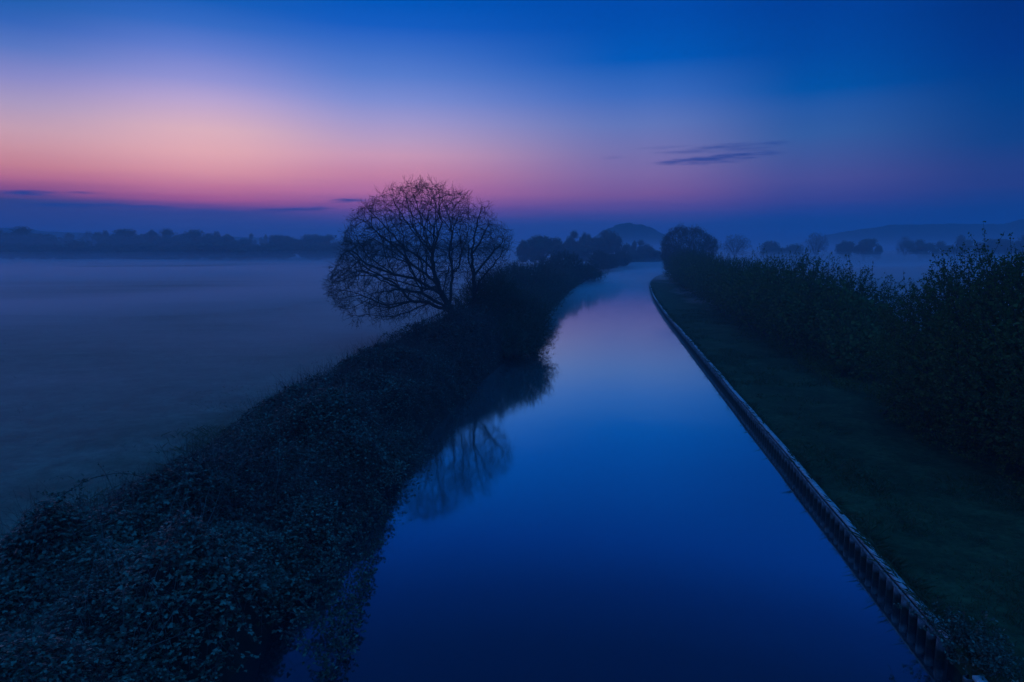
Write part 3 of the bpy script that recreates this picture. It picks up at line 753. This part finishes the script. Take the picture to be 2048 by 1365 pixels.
# ------------------------------------------------------------------ far trees
def proto_far(seed, kind):
    """unit tree: height 1, width 1 -> (trunk mesh, crown mesh)"""
    rng = np.random.default_rng(seed); mbT, mbL = MB(), MB()
    if kind == 'round' or kind == 'wide' or kind == 'low':
        zc = {'round': 0.58, 'wide': 0.55, 'low': 0.45}[kind]
        lob = [((rng.normal()*0.17, rng.normal()*0.17, zc+rng.normal()*0.15), (rng.uniform(0.12, 0.25), rng.uniform(0.12, 0.25), rng.uniform(0.09, 0.20))) for _ in range(17)]
        for an in range(7):
            a = an*0.9; e = np.array([math.cos(a)*0.3, math.sin(a)*0.3, 0.55+0.04*an]); m_ = np.array([math.cos(a)*0.09, math.sin(a)*0.09, 0.32])
            tubes(mbT, [(0,0,0.12), m_], [m_, e], [0.03, 0.02], [0.02, 0.006], 5)
        tubes(mbT, [(0,0,0)], [(0,0,0.34)], 0.045, 0.03, 7)
        P, Nn = ell_surface(rng, lob, 3600, 0.10 if kind != 'low' else 0.0, 0.55, 1.22)
        m = len(P); leaves(mbL, P, rand_dir(rng, m), rand_dir(rng, m), rng.uniform(0.025, 0.06, m), 0.017)
        core_blob(rng, mbL, [(c, r) for c, r in lob], 0.72, 7)
        v = [np.clip(a, -0.02, 1.0) if False else a for a in mbL.v]
    elif kind == 'bare':
        chains = [(None, [(0,0,0),(0,0,0.16),(0.01,0,0.4)])]
        for a in range(8):
            an = a*0.79; chains.append(((0,1), [(math.cos(an)*0.12, math.sin(an)*0.12, 0.38+0.04*(a % 3)), (math.cos(an)*0.30, math.sin(an)*0.30, 0.62+0.05*(a % 3))]))
        chains = [(s, [tuple(np.array(p)*12) for p in pts]) for s, pts in chains]
        N, P = chain_nodes(chains)
        d = rand_dir(rng, 5000)*rng.random((5000, 1))**0.4; att = clumped(rng, np.array([0,0,6.9]) + d*np.array([5.6,5.6,4.9]), 34, 1.9); att = att[att[:, 2] > 2.6][:2600]
        N, P = colonize(rng, att, N, P, 0.34, 3.0, 0.42, 60, jit=0.15)
        r, kids = pipe_radii(P, 0.022, 2.2, 0.35); N = N/12; r = r/12
        mbT, mbL = skeleton_mesh(N, P, r, 0.006)
        tips = np.nonzero(kids == 0)[0]
        twiglets(rng, mbL, N, P, tips, 0.06, 0.0016, 3, 0.012, mbL)
    elif kind == 'conifer':
        tubes(mbT, [(0,0,0)], [(0,0,0.97)], 0.03, 0.006, 6)
        for k in range(26):
            z = 0.12+0.86*k/26; R = 0.5*(1-z)**0.8+0.03; m = 70; a = rng.random(m)*6.283
            P = np.stack([np.cos(a)*R*rng.uniform(0.2, 0.8, m), np.sin(a)*R*rng.uniform(0.2, 0.8, m), z+rng.normal(size=m)*0.015], 1)
            leaves(mbL, P, np.stack([np.cos(a), np.sin(a), np.full(m, -0.25)], 1), np.tile([0,0,1.0], (m, 1)), R*0.45, 0.03)
    leafm = M['twig'] if kind == 'bare' else M['far_leaf']
    # normalise so the crown spans width 1 and height 1
    V = np.concatenate(mbL.v); sx = 1.0/max(np.percentile(V[:, 0], 99.3)-np.percentile(V[:, 0], 0.7), 1e-3); sz = 1.0/np.percentile(V[:, 2], 99.6)
    for mb in (mbT, mbL):
        for a in mb.v: a *= np.array([sx, sx, sz], np.float32)
    return mbT.mesh('trunk', [M['bark']]), mbL.mesh('crown', [leafm])
PROTO = {}
for kind, seeds in (('round', (51,52,53)), ('wide', (54,55)), ('low', (56,57,58)), ('bare', (59,60)), ('conifer', (61,))):
    PROTO[kind] = [proto_far(sd, kind) for sd in seeds]

def far_tree(kind, v, px, top, wpx, D, label, name='tree', cat='tree', group=None, rot=None):
    s = D/F; h = 6 + (500-top)*s - 0.3; w = wpx*s*(1.38 if group in (GL, GB) else 1.12)
    rt = (px*0.37) % 6.28 if rot is None else rot
    o = thing(name, label, cat, ((px-1024)*s, D, 0.3), rt, group)
    tm, cm = PROTO[kind][v % len(PROTO[kind])]
    for nm, me in (('trunk', tm), ('crown', cm)):
        c = bpy.data.objects.new(nm, me); COL.objects.link(c); c.parent = o
    o.scale = (w, w, h)
    return o
GL = 'trees of the misty line across the left field'
GR = 'trees across the misty field on the right'
GB = 'bushes below the left tree line'
FT = [
 ('round',0,4,464,34,410,'tree cut by the left edge of the distant tree line',GL),
 ('wide',0,38,467,40,405,'low crowned tree between the left edge and the tallest far tree',GL),
 ('round',1,73,456,50,400,'tallest broad tree near the left end of the misty tree line',GL),
 ('low',0,104,475,34,420,'small tree just right of the tallest tree in the line',GL),
 ('round',2,140,469,40,450,'faint pale tree between the tallest tree and the lone mop-headed one',GL),
 ('bare',0,184,464,24,430,'lone mop-headed little tree rising above the left tree line',GL),
 ('wide',1,222,464,34,400,'left half of the joined pair left of the wide-gapped clump',GL),
 ('round',0,245,461,42,395,'dark round tree beside the gap in the left tree line',GL),
 ('round',1,279,461,38,400,'open crowned tree at the start of the long clump',GL),
 ('wide',0,302,466,30,390,'lower tree second in the long clump',GL),
 ('round',2,322,463,38,385,'third domed tree of the long clump',GL),
 ('round',0,352,461,40,390,'highest domed tree of the long clump, its fourth',GL),
 ('low',1,378,468,28,400,'lower tree closing the right end of the long clump',GL),
 ('bare',1,398,470,22,430,'thin pale tree in the gap before the darkest clump',GL),
 ('round',1,414,462,46,370,'dark dense tree leading the second clump',GL),
 ('wide',1,442,466,40,380,'thin topped tree behind the dark dense one',GL),
 ('round',2,474,471,48,365,'lower rounded tree at the right of the second clump',GL),
 ('low',2,500,482,36,365,'low bushy tree trailing from the second clump',GL),
 ('round',0,509,469,13,520,'left of two tiny distant round trees in the gap',GL),
 ('round',2,534,471,15,520,'right of two tiny distant round trees in the gap',GL),
 ('low',0,552,483,30,400,'low tree at the foot of the two tiny distant ones',GL),
 ('wide',0,580,472,44,370,'first flat topped tree left of the bare tree',GL),
 ('round',1,608,471,44,370,'second flat topped tree left of the bare tree',GL),
 ('wide',1,636,471,38,375,'third flat topped tree left of the bare tree',GL),
 ('round',0,662,472,40,370,'fourth flat topped tree left of the bare tree',GL),
 ('conifer',0,694,465,11,380,'pointed conifer at the left edge of the bare tree crown',GL),
 ('round',2,710,476,36,380,'low far tree seen through the left twigs of the bare tree',GL),
 ('wide',1,750,480,44,390,'low far tree behind the left half of the bare tree',GL),
 ('low',1,800,482,50,400,'low far tree behind the main stems of the bare tree',GL),
 ('low',2,860,484,50,400,'low far tree right behind the trunk of the bare tree',GL),
 ('round',1,925,482,44,380,'low far tree between the bare tree and the slender one',GL),
 ('low',0,985,484,46,360,'low far tree behind the slender bare tree',GL),
 ('low',0,30,486,70,335,'dim low bush at the far left under the line of trees',GB),
 ('low',1,92,489,60,330,'dim low bush under the tallest far tree',GB),
 ('low',2,152,482,72,330,'darkest low bush below the mop-headed tree',GB),
 ('low',0,212,488,60,340,'dim low bush below the joined pair of trees',GB),
 ('low',1,262,489,60,330,'dim low bush under the gap of the line',GB),
 ('low',2,325,487,66,325,'dim low bush beneath the long clump',GB),
 ('low',0,385,488,60,335,'dim low bush before the second clump',GB),
 ('low',1,440,484,80,330,'wide low bush under the second clump',GB),
 ('low',2,505,489,70,330,'dim low bush right of the second clump',GB),
 ('low',0,570,486,80,335,'wide low bush beneath the flat topped trees',GB),
 ('low',1,640,487,80,335,'dim low bush beside the bare tree on the far field',GB),
 ('low',0,1050,483,44,235,'low hazy tree immediately right of the slender bare tree','trees behind the left bank bushes'),
 ('wide',0,1085,473,50,230,'hazy broad tree behind the broad bank bush','trees behind the left bank bushes'),
 ('low',1,1113,477,34,240,'hazy shrubby tree left of the two-headed pair','trees behind the left bank bushes'),
 ('round',0,1142,464,30,270,'taller head of the pair left of the big dark tree','trees behind the left bank bushes'),
 ('wide',1,1166,467,24,272,'smaller airy head of the pair left of the big dark tree','trees behind the left bank bushes'),
 ('low',2,1152,486,60,265,'low growth beneath the two-headed pair','trees behind the left bank bushes'),
 ('round',1,1200,463,44,262,'left and taller half of the big dark tree below the hill','trees behind the left bank bushes'),
 ('wide',1,1226,466,42,260,'right sloping half of the big dark tree below the hill','trees behind the left bank bushes'),
 ('round',2,1262,483,24,300,'small round tree left of a pair below the hill','trees behind the left bank bushes'),
 ('round',0,1284,482,28,300,'small round tree close to the round tree by the bend','trees behind the left bank bushes'),
 ('low',0,1290,497,56,262,'faint scrub between the bank hedge and the hill','trees behind the left bank bushes'),
 ('bare',0,1466,470,48,330,'bare fan shaped tree standing alone in the mist right of the round tree',GR),
 ('low',1,1535,483,38,340,'low bush with a trailing hedge in the right field mist',GR),
 ('low',2,1575,490,60,350,'flat hedge trailing right from the low bush in the mist',GR),
 ('bare',1,1626,466,38,330,'lollipop shaped bare tree alone before the ridge',GR),
 ('low',0,1688,483,40,330,'low dark tree left of the domed one below the ridge',GR),
 ('wide',0,1722,479,34,325,'domed tree below the start of the ridge',GR),
 ('low',1,1750,491,18,330,'tiny bush right of the domed tree in the mist',GR),
 ('bare',0,1803,474,28,335,'thin airy tree left of the wide dark dome',GR),
 ('wide',1,1834,481,50,325,'wide dark dome of a tree above the near hawthorn',GR),
 ('low',2,1886,484,34,335,'low tree between the wide dome and the tall hazy one',GR),
 ('round',2,1916,472,40,340,'tall hazy round tree seen over the hawthorn tips',GR),
 ('low',0,1960,486,40,335,'low tree behind the tips of the near hawthorn',GR),
 ('wide',0,2002,479,52,335,'flat crowned tree near the right edge behind the hawthorn',GR),
 ('round',1,2044,470,34,325,'tree at the far right edge below the ridge',GR),
]
for kind, v, px, top, w, D, lab, grp in FT:
    far_tree(kind, v, px, top, w, D, lab, 'conifer_tree' if kind == 'conifer' else ('field_bush' if grp == GB else 'field_tree'), 'bush' if grp == GB else 'tree', grp)

# ------------------------------------------------------------------ bramble bank
bn = value_noise(61, 1.6); bn2 = value_noise(62, 0.55); bn3 = value_noise(63, 4.0); bn4 = value_noise(64, 2.3)
def bank_h(x, y):
    """top of the bramble thicket above the water"""
    u = (x - (Lx(y) - 2.25)) / (2.75 + 0.25*(bn3(x*0+3, y)-0.5))
    hmax = 1.30 + 0.75*sstep(y, 22, 34) + 0.55*(bn3(x, y)-0.5)
    prof = np.where(u > 0, np.sqrt(np.clip(1-np.abs(u)**2.6, 0, 1)), np.clip(1-np.abs(u/1.12)**1.9, 0, 1)**0.75)
    return 0.15 + hmax*prof + ((bn(x, y)-0.5)*1.25 + (bn2(x, y)-0.5)*0.60)*np.clip(prof*1.3, 0, 1)
def brambles():
    rng = np.random.default_rng(71)
    mbL, mbR, mbC, mbD, mbY = MB(), MB(), MB(), MB(), MB()
    # inner sheet, coloured dark in place of the shade inside the thicket
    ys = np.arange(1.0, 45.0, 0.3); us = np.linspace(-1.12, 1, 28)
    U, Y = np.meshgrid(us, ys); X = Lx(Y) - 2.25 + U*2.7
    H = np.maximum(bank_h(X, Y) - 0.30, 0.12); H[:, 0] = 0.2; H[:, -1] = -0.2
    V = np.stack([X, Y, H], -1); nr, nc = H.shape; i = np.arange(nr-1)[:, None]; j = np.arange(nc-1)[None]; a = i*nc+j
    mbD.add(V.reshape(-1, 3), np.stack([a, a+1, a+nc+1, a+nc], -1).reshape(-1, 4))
    def field(n, y0, y1, p=1.0):
        y = y0 + (y1-y0)*rng.random(n)**p; u = rng.uniform(-1.12, 1.0, n); x = Lx(y) - 2.25 + u*2.75
        return x, y, bank_h(x, y)
    # arching canes with leaves facing the sky
    def canes(n, y0, y1, L, nleaf, ls, mb, green=True, p=1.0, rr=0.005):
        x, y, h = field(n, y0, y1, p)
        pn = bn4(x, y)*0.6 + bn(x+40, y)*0.4; keep = (rng.random(n) < np.clip((pn-0.30)*5, 0.34, 1)) if green else (rng.random(n) < np.clip((0.75-pn)*3, 0.2, 1))
        x, y, h = x[keep], y[keep], h[keep]; n = len(x)
        a = rng.random(n)*2*math.pi; L = L*rng.uniform(0.5, 1.4, n)
        d = np.stack([np.cos(a), np.sin(a)], 1); pts = []
        base = h - 0.22*rng.random(n) - 0.05
        arch = rng.uniform(0.10, 0.34, n)*L
        seg = 6
        for k in range(seg+1):
            t = k/seg; px = x + d[:, 0]*L*(t-0.3); py = y + d[:, 1]*L*(t-0.3)
            hh = bank_h(px, py); z = np.maximum(hh*0.55 + base*0.45 + arch*4*t*(1-t)*0.8, 0.06)
            pts.append(np.stack([px, py, z], 1))
        pts = np.stack(pts, 1)
        for k in range(seg): tubes(mbC, pts[:, k], pts[:, k+1], rr*(1-0.1*k), rr*(0.9-0.1*k), 3)
        m = n*nleaf; who = np.repeat(np.arange(n), nleaf); t = np.tile((np.arange(nleaf)+0.5)/nleaf, n) + rng.normal(size=m)*0.02
        f = np.clip(t, 0, 0.999)*seg; ii = f.astype(int); w = (f-ii)[:, None]
        c = pts[who, ii]*(1-w) + pts[who, ii+1]*w
        dirc = nrm(pts[who, ii+1]-pts[who, ii]); side = nrm(np.cross(dirc, [0, 0, 1.0]))*np.where(np.tile(np.arange(nleaf) % 2, n), 1, -1)[:, None]
        ax = nrm(side + dirc*0.4 + rng.normal(size=(m, 3))*0.25)
        c = c + ax*ls*0.5 + np.array([0, 0, 0.02])
        sz = ls*rng.uniform(0.6, 1.25, m)*np.repeat(0.65+0.8*bn(x+11, y+2), nleaf); yg = (t > 0.62) & (np.repeat(rng.random(n)*0.9 < (np.clip((bn2(x+7, y+3)-0.42)*3.5, 0, 1) if y1 < 20 else 0.18), nleaf)) & green
        c[yg, 2] += 0.03; sz = np.where(yg, sz*0.85, sz)
        nn = nrm(np.array([0, 0, 1.0]) + rng.normal(size=(m, 3))*(0.45 if green else 0.9))
        for ang in (0.0, 1.15, -1.15):
            S = np.cross(nn, ax); aa = ax*math.cos(ang) + S*math.sin(ang)
            aa[:, 2] -= 0.15
            for sel, target in ((~yg, mb), (yg, mbY)):
                leaves(target, c[sel], aa[sel], nn[sel], sz[sel]*(1.0 if ang == 0 else 0.8), sz[sel]*0.34, fold=0.12)
    canes(8200, 4.5, 19, 0.8, 9, 0.060, mbL, p=1.0)
    canes(5200, 4.5, 13, 0.5, 8, 0.058, mbL)
    canes(2200, 15, 30, 1.0, 9, 0.060, mbL)
    canes(900, 27, 43, 1.2, 8, 0.06, mbL)
    canes(3400, 12, 30, 1.1, 8, 0.060, mbR, green=False)
    canes(2400, 25, 44, 1.2, 8, 0.070, mbR, green=False)
    # bare upright and leaning dead stems
    for (n, y0, y1, L, r0) in ((1500, 5, 16, 1.0, 0.005), (3600, 11, 30, 0.95, 0.006), (3600, 24, 44, 1.1, 0.008)):
        x, y, h = field(n, y0, y1); p = np.stack([x, y, h-0.35], 1); d = nrm(rng.normal(size=(n, 3))*0.45 + np.array([0, 0, 1.0]))
        for k in range(3):
            q = p + d*(L*rng.uniform(0.6, 1.3, n)/3)[:, None]; tubes(mbC, p, q, r0*(1-k*0.25), r0*(0.75-k*0.25), 3); p = q; d = nrm(d + rng.normal(size=(n, 3))*0.25)
    mbP = MB(); n = 900; y = 5.5 + 24*rng.random(n)**1.3; g = bn4(y*0+70, y); uu = rng.uniform(-0.9, 0.8, n); x = Lx(y)-2.25+uu*2.7; k = bn4(x+9, y+5) > 0.45; x, y = x[k], y[k]; n = len(x)
    p = np.stack([x, y, bank_h(x, y)-0.25], 1); d = nrm(rng.normal(size=(n, 3))*0.55 + np.array([0.1, 0, 0.9])); L = rng.uniform(0.6, 1.5, n)
    for k in range(4):
        q = p + d*(L/4)[:, None]; tubes(mbP, p, q, 0.0045*(1-k*0.18), 0.0045*(0.82-k*0.18), 3); p = q; d = nrm(d + rng.normal(size=(n, 3))*0.12 + np.array([0, 0, -0.08]))
    o = mbP.build('dead_stalks', M['straw']); tag(o, 'thin pale dead stalks leaning through the brambles', kind='stuff')
    o = mbD.build('thicket_shade_sheet', M['thicket_shade']); tag(o, 'dark sheet painted as the shade under the brambles of the left bank', kind='stuff')
    o = mbL.build('brambles', M['bramble']); tag(o, 'mass of green bramble leaves covering the left canal bank', kind='stuff')
    o = mbY.build('young_lit_brambles', M['bramble_young_lit']); tag(o, 'young shoots paled to carry highlights at the tips of the brambles on the left bank', kind='stuff')
    o = mbR.build('undergrowth', M['bramble_red']); tag(o, 'dull reddish undergrowth between the brambles on the left bank', kind='stuff')
    o = mbC.build('bramble_stems', M['cane']); tag(o, 'tangle of dead stems and canes in the left bank thicket', kind='stuff')
brambles()

def cane_thing(label, pts, seed, r=0.008, nleaf=40, ls=0.05, group=None, name='bramble_cane', mat='bramble', hang=0.0, thin=0.3, spread=0.05):
    rng = np.random.default_rng(seed); pts = np.array(pts, float)
    t = np.linspace(0, len(pts)-1, 40); i = np.minimum(t.astype(int), len(pts)-2); w = (t-i)[:, None]
    # Catmull-Rom
    e = np.vstack([2*pts[0]-pts[1], pts, 2*pts[-1]-pts[-2]]); p0, p1, p2, p3 = e[i], e[i+1], e[i+2], e[i+3]
    C = 0.5*((2*p1)+(-p0+p2)*w+(2*p0-5*p1+4*p2-p3)*w**2+(-p0+3*p1-3*p2+p3)*w**3) + rng.normal(size=(40, 3))*0.008
    b = C[0].copy(); C -= b
    o = thing(name, label, 'bramble cane', tuple(b), 0, group)
    mb, ml = MB(), MB(); rr = np.linspace(r, r*thin, 40)
    tubes(mb, C[:-1], C[1:], rr[:-1], rr[1:], 5)
    k = rng.uniform(3, 39, nleaf).astype(int); k2 = np.minimum(k+1, 39)
    d = rand_dir(rng, nleaf)*np.array([1, 1, 0.5]) + np.array([0, 0, 0.2-hang]); end = C[k] + nrm(d)*spread*rng.uniform(0.3, 1.3, (nleaf, 1)); end[:, 2] = np.maximum(end[:, 2], 0.03-b[2])
    tubes(mb, C[k], end, 0.0025, 0.0018, 3)
    for a in (0, 1, 2):
        leaves(ml, end, nrm(d + rng.normal(size=(nleaf, 3))*0.6), nrm(rng.normal(size=(nleaf, 3))*0.5+np.array([0, 0, 1.0])), ls*rng.uniform(0.6, 1.3, nleaf), ls*0.33)
    mb.build('stem', M['cane'], o); ml.build('leaves', M[mat], o)
def PX(px, py, y):    # point of the photograph at distance y
    dz = (py-682.5); fy = F*math.cos(TILT) - dz*math.sin(TILT); fz = -dz*math.cos(TILT) - F*math.sin(TILT)
    k = y/fy; return ((px-1024)*k, y, CAM_Z + fz*k)
cane_thing('longest arching bramble cane bowed over the field edge at the left', [PX(110,1015,13.2), PX(135,985,13.5), PX(190,955,13.9), PX(255,948,14.4), PX(300,962,14.8), PX(325,985,15.0)], 81, 0.009, 70, 0.05)
cane_thing('bramble shoot slanting up to the left from the start of the longest cane', [PX(135,1010,12.8), PX(122,998,12.8), PX(108,990,12.8), PX(80,988,12.6)], 82, 0.007, 36, 0.05)
cane_thing('thin dead stem leaning left above the thicket at the field edge', [PX(228,985,14.0), PX(215,955,14.0), PX(205,938,13.9), PX(196,926,13.8)], 83, 0.006, 6, 0.04, name='dead_stem')
cane_thing('upright leafy bramble shoot below the longest cane', [PX(160,1035,13.0), PX(160,1000,13.1), PX(159,975,13.2), PX(165,958,13.3)], 84, 0.006, 34, 0.045)
cane_thing('small bramble cane arching against the mist in front of the bare tree', [PX(790,690,31), PX(778,672,31), PX(770,668,31), PX(758,682,30.5), PX(752,700,30)], 85, 0.012, 60, 0.06)
cane_thing('bramble cane bending left over the field halfway to the bare tree', [PX(650,790,24), PX(635,775,24), PX(618,768,23.8), PX(600,774,23.6), PX(588,786,23.4)], 86, 0.009, 50, 0.055)
cane_thing('spiky leafy bramble tip poking above the thicket under the bare tree', [PX(735,745,28), PX(728,720,28), PX(722,705,28), PX(718,698,28)], 87, 0.01, 60, 0.06)
GW = 'bramble trails hanging over the water'
trail_words = ['short trail of bramble leaves low over the water, farthest along the bank','bramble trail second farthest along the bank, dipping to the water','bramble trail reaching out where the bank bends in','longer leafy bramble trail mid way along the nearer bank','thin bramble trail close beside the longer leafy one','drooping bramble trail above the open blue water','widest bramble trail reaching out over the near water','leafy bramble trail just nearer than the widest one','ragged bramble trail close to the bottom of the picture','nearest bramble trail at the bottom edge over the water','dense leafy bramble trail tucked against the near bank','sparse bramble trail spreading low over the near water','thick bramble trail hugging the bank below the near bend','forked looking bramble trail near the bottom edge']
spots = [(770,1010,775,1045,15.3),(745,1050,757,1095,14.3),(735,1070,742,1125,13.6),(722,1085,738,1160,13.0),(705,1100,728,1175,12.7),(700,1130,722,1215,12.2),(690,1150,712,1260,11.6),(670,1170,700,1245,11.5),(655,1200,695,1290,11.0),(640,1230,665,1330,10.4),(650,1120,690,1190,12.4),(625,1260,700,1310,10.6),(640,1160,672,1225,11.9),(600,1290,655,1358,10.1)]
for k, (x0, y0, x1, y1, D) in enumerate(spots):
    ga = ground_at(x0-44, y0-34, 0.75); gb = ground_at(x1, y1, 0.07)
    a = np.array([ga[0], ga[1], 0.75]); b = np.array([gb[0], gb[1], 0.07])
    m1_ = a*0.6+b*0.4 + np.array([0.06, 0, 0.12]); m2_ = a*0.25+b*0.75 + np.array([0.08, 0, 0.05])
    cane_thing(trail_words[k], [a, m1_, m2_, b], 100+k, 0.008, 80, 0.058, GW, 'bramble_trail', hang=0.15, spread=0.13)

# ------------------------------------------------------------------ canal edge piling
def piling():
    root = thing('canal_edging', 'pale capped row of steel piles edging the water along the grass verge', 'canal edging', (0,0,0))
    ys = np.concatenate([np.arange(9.25, 60, 0.5), np.arange(60, 200, 2.0)])
    def strip(profile, ys, name, mat, off=0.0, jit=0.0, seed=1):
        rng = np.random.default_rng(seed)
        x = Rx(ys); pr = np.array(profile, float); n = len(pr)
        w = value_noise(seed, 3.0); dz = (w(ys, ys*0)-0.5)*jit; dx = (w(ys+50, ys*0)-0.5)*jit
        V = np.stack([np.repeat(x+dx, n) + np.tile(pr[:, 0], len(ys)), np.repeat(ys, n), np.tile(pr[:, 1], len(ys)) + np.repeat(dz, n)], 1)
        i = np.arange(len(ys)-1)[:, None]; j = np.arange(n)[None]
        Q = np.stack([i*n+j, i*n+(j+1) % n, (i+1)*n+(j+1) % n, (i+1)*n+j], -1).reshape(-1, 4)
        mb = MB(); mb.add(V, Q); mb.add(V[:n], [list(range(n))]); mb.add(V[-n:], [list(range(n))])
        return mb.build(name, mat, root)
    strip([(-0.060,0.365),(0.060,0.365),(0.060,0.410),(-0.060,0.410)], ys, 'cap_beam', M['wood'], jit=0.03, seed=3)
    strip([(-0.115,0.325),(-0.095,0.325),(-0.095,0.375),(-0.115,0.375)], ys, 'front_rail', M['steel'], jit=0.03, seed=3)
    strip([(0.0,-0.5),(0.03,-0.5),(0.03,0.35),(0.0,0.35)], ys, 'back_sheet', M['steel_dark'])
    # each pile: a folded steel pan with two sloping flanges
    prof = [(-0.02,0.065),(-0.10,0.038),(-0.10,-0.038),(-0.02,-0.065),(0.0,-0.065),(-0.08,-0.032),(-0.08,0.032),(0.0,0.065)]
    def pile(mb, y, top):
        x = float(Rx(y)); s = float(Rx(y+0.5)-Rx(y-0.5)); v = []
        for z in (-0.4, top):
            for (px, py) in prof: v.append((x+px+py*s, y+py, z))
        n = 8; q = [(i, (i+1) % n, (i+1) % n+n, i+n) for i in range(n)]
        mb.add(v, q); mb.add(v[n:], [[0,1,6,7],[1,2,5,6],[2,3,4,5]])
    rng = np.random.default_rng(9)
    me = None
    for k in range(100):
        mb = MB(); pile(mb, 9.4+k*0.31, 0.27+rng.random()*0.04); mb.build('pile', M['steel'], root)
    mb = MB()
    for k in range(100, 560): pile(mb, 9.4+k*0.31, 0.29)
    o = mb.build('piles', M['steel'], root); o['kind'] = 'stuff'
    # second, lower length of edging nearest the bridge
    root2 = thing('canal_edging', 'short low length of edging nearest the bridge past the weedy gap', 'canal edging', (0,0,0))
    ys = np.arange(3.0, 8.9, 0.5); x = Rx(ys)
    for nm, pr, mt in (('cap_beam', [(-0.06,0.28),(0.08,0.28),(0.08,0.33),(-0.06,0.33)], M['wood']), ('back_sheet', [(0.0,-0.5),(0.03,-0.5),(0.03,0.275),(0.0,0.275)], M['steel_dark'])):
        n = 4; pr = np.array(pr); V = np.stack([np.repeat(x, n)+np.tile(pr[:, 0], len(ys)), np.repeat(ys, n), np.tile(pr[:, 1], len(ys))], 1)
        i = np.arange(len(ys)-1)[:, None]; j = np.arange(n)[None]
        mb = MB(); mb.add(V, np.stack([i*n+j, i*n+(j+1) % n, (i+1)*n+(j+1) % n, (i+1)*n+j], -1).reshape(-1, 4)); mb.add(V[-n:], [[0,1,2,3]]); mb.build(nm, mt, root2)
    for k in range(10):
        mb = MB(); pile(mb, 4.3+k*0.48, 0.22); mb.build('pile', M['steel'], root2)
piling()

# ------------------------------------------------------------------ grass
def grass():
    rng = np.random.default_rng(91)
    def blades(mb, x, y, z, h, w, lean=0.5):
        n = len(x); a = rng.random(n)*6.283; hh = h*rng.uniform(0.5, 1.4, n)
        p = np.stack([x, y, z], 1); sd = np.stack([np.cos(a), np.sin(a), np.zeros(n)], 1)*np.asarray(w).reshape(-1, 1)
        l = rng.normal(size=(n, 3))*lean*hh[:, None]; l[:, 2] = hh
        V = np.stack([p-sd, p+sd, p+l*0.55+sd*0.7, p+l*np.array([1.25, 1.25, 0.95])], 1)
        mb.add(V.reshape(-1, 3), (np.arange(n)*4)[:, None]+np.arange(4)[None])
    # verge
    mb = MB(); n = 110000
    y = 5 + 60*rng.random(n)**1.7; off = rng.random(n)*8.5 + 0.12; x = Rx(y)+off
    cl = bn(x*1.3, y*1.3) + 0.5*bn2(x*1.7, y*1.7); keep = rng.random(n) < np.clip(cl*1.3-0.35, 0.08, 1)
    x, y, off = x[keep], y[keep], off[keep]
    cl = cl[keep]
    blades(mb, x, y, np.full(len(x), BANK_R-0.03), 0.05+0.17*np.clip(cl-0.5, 0, 1)**1.2, 0.005+0.0003*y)
    # long grass hanging over the cap
    n = 15000; y = 8.8 + 95*rng.random(n)**1.8; g = bn2(y*0+5, y*1.3) + bn(y*0+9, y); k = rng.random(n) < np.clip((g-0.8)*2.2, 0.05, 1); y = y[k]
    x = Rx(y) + 0.06 + np.abs(rng.normal(size=len(y)))*0.10
    blades(mb, x, y, np.full(len(x), 0.33), 0.15, 0.005+0.0002*y, 0.7)
    # left field
    n = 90000; y = 7 + 70*rng.random(n)**1.5; x = Lx(y) - 4.6 - 34*rng.random(n)**1.3
    cl = bn(x, y)+0.6*bn2(x, y); k = rng.random(n) < np.clip(cl*1.4-0.5, 0.1, 1); x, y, cl = x[k], y[k], cl[k]
    blades(mb, x, y, np.full(len(x), BANK_L-0.05)+(gn1(x, y)-0.5)*0.2, 0.07+0.07*np.clip(cl-0.4, 0, 1), 0.005+0.0003*y)
    mb.mi[-1][:] = 1
    n = 26000; y = 6 + 38*rng.random(n)**1.2; x = Lx(y) - 4.6 - np.abs(rng.normal(size=n))*0.9; cl = bn(x, y*1.2); k = rng.random(n) < np.clip(cl*1.8-0.5, 0.05, 1); x, y, cl = x[k], y[k], cl[k]
    blades(mb, x, y, np.full(len(x), BANK_L-0.05), 0.09+0.14*cl, 0.004+0.00022*y, 0.6)
    o = mb.build('grass', [M['blade'], M['field_blade']]); tag(o, 'short rough grass of the field and canal verge', kind='stuff')
    # weedy clump breaking the edging
    rng2 = np.random.default_rng(93)
    cx, cyy = float(Rx(9.0))+0.12, 8.95
    root = thing('weed_clump', 'leafy weed clump spilling over the gap in the pale edging', 'plant', (cx, cyy, 0.4))
    mS, mL = MB(), MB(); n = 210
    P = np.stack([rng2.normal(size=n)*0.20+0.05, rng2.normal(size=n)*0.42, rng2.uniform(-0.05, 0.12, n)], 1)
    leafy_shoots(rng2, mS, mL, P, rand_dir(rng2, n)*np.array([1, 1, 0.4])+np.array([-0.2, 0, 0.7]), 0.30, 8, 0.045, 0.003, up=0.1, cluster=2)
    mS.build('stems', M['cane'], root); mL.build('leaves', M['bramble'], root)
    # taller weeds at the foot of the hawthorn
    mS, mL = MB(), MB(); n = 2600; y = 9 + 32*rng2.random(n)**1.2; x = Rx(y) + 4.2 + rng2.random(n)*1.6; k = bn(x, y) > 0.42; x, y = x[k], y[k]
    P = np.stack([x, y, np.full(len(x), 0.45)], 1)
    leafy_shoots(rng2, mL, mL, P, rand_dir(rng2, len(x))*0.5+np.array([0, 0, 1.0]), 0.45, 6, 0.06, 0.004, cluster=2)
    o = mL.build('weeds', M['hawthorn']); tag(o, 'low weeds along the foot of the hedge', kind='stuff')
grass()
print('faces', sum(len(o.data.polygons) for o in bpy.data.objects if o.type == 'MESH'))
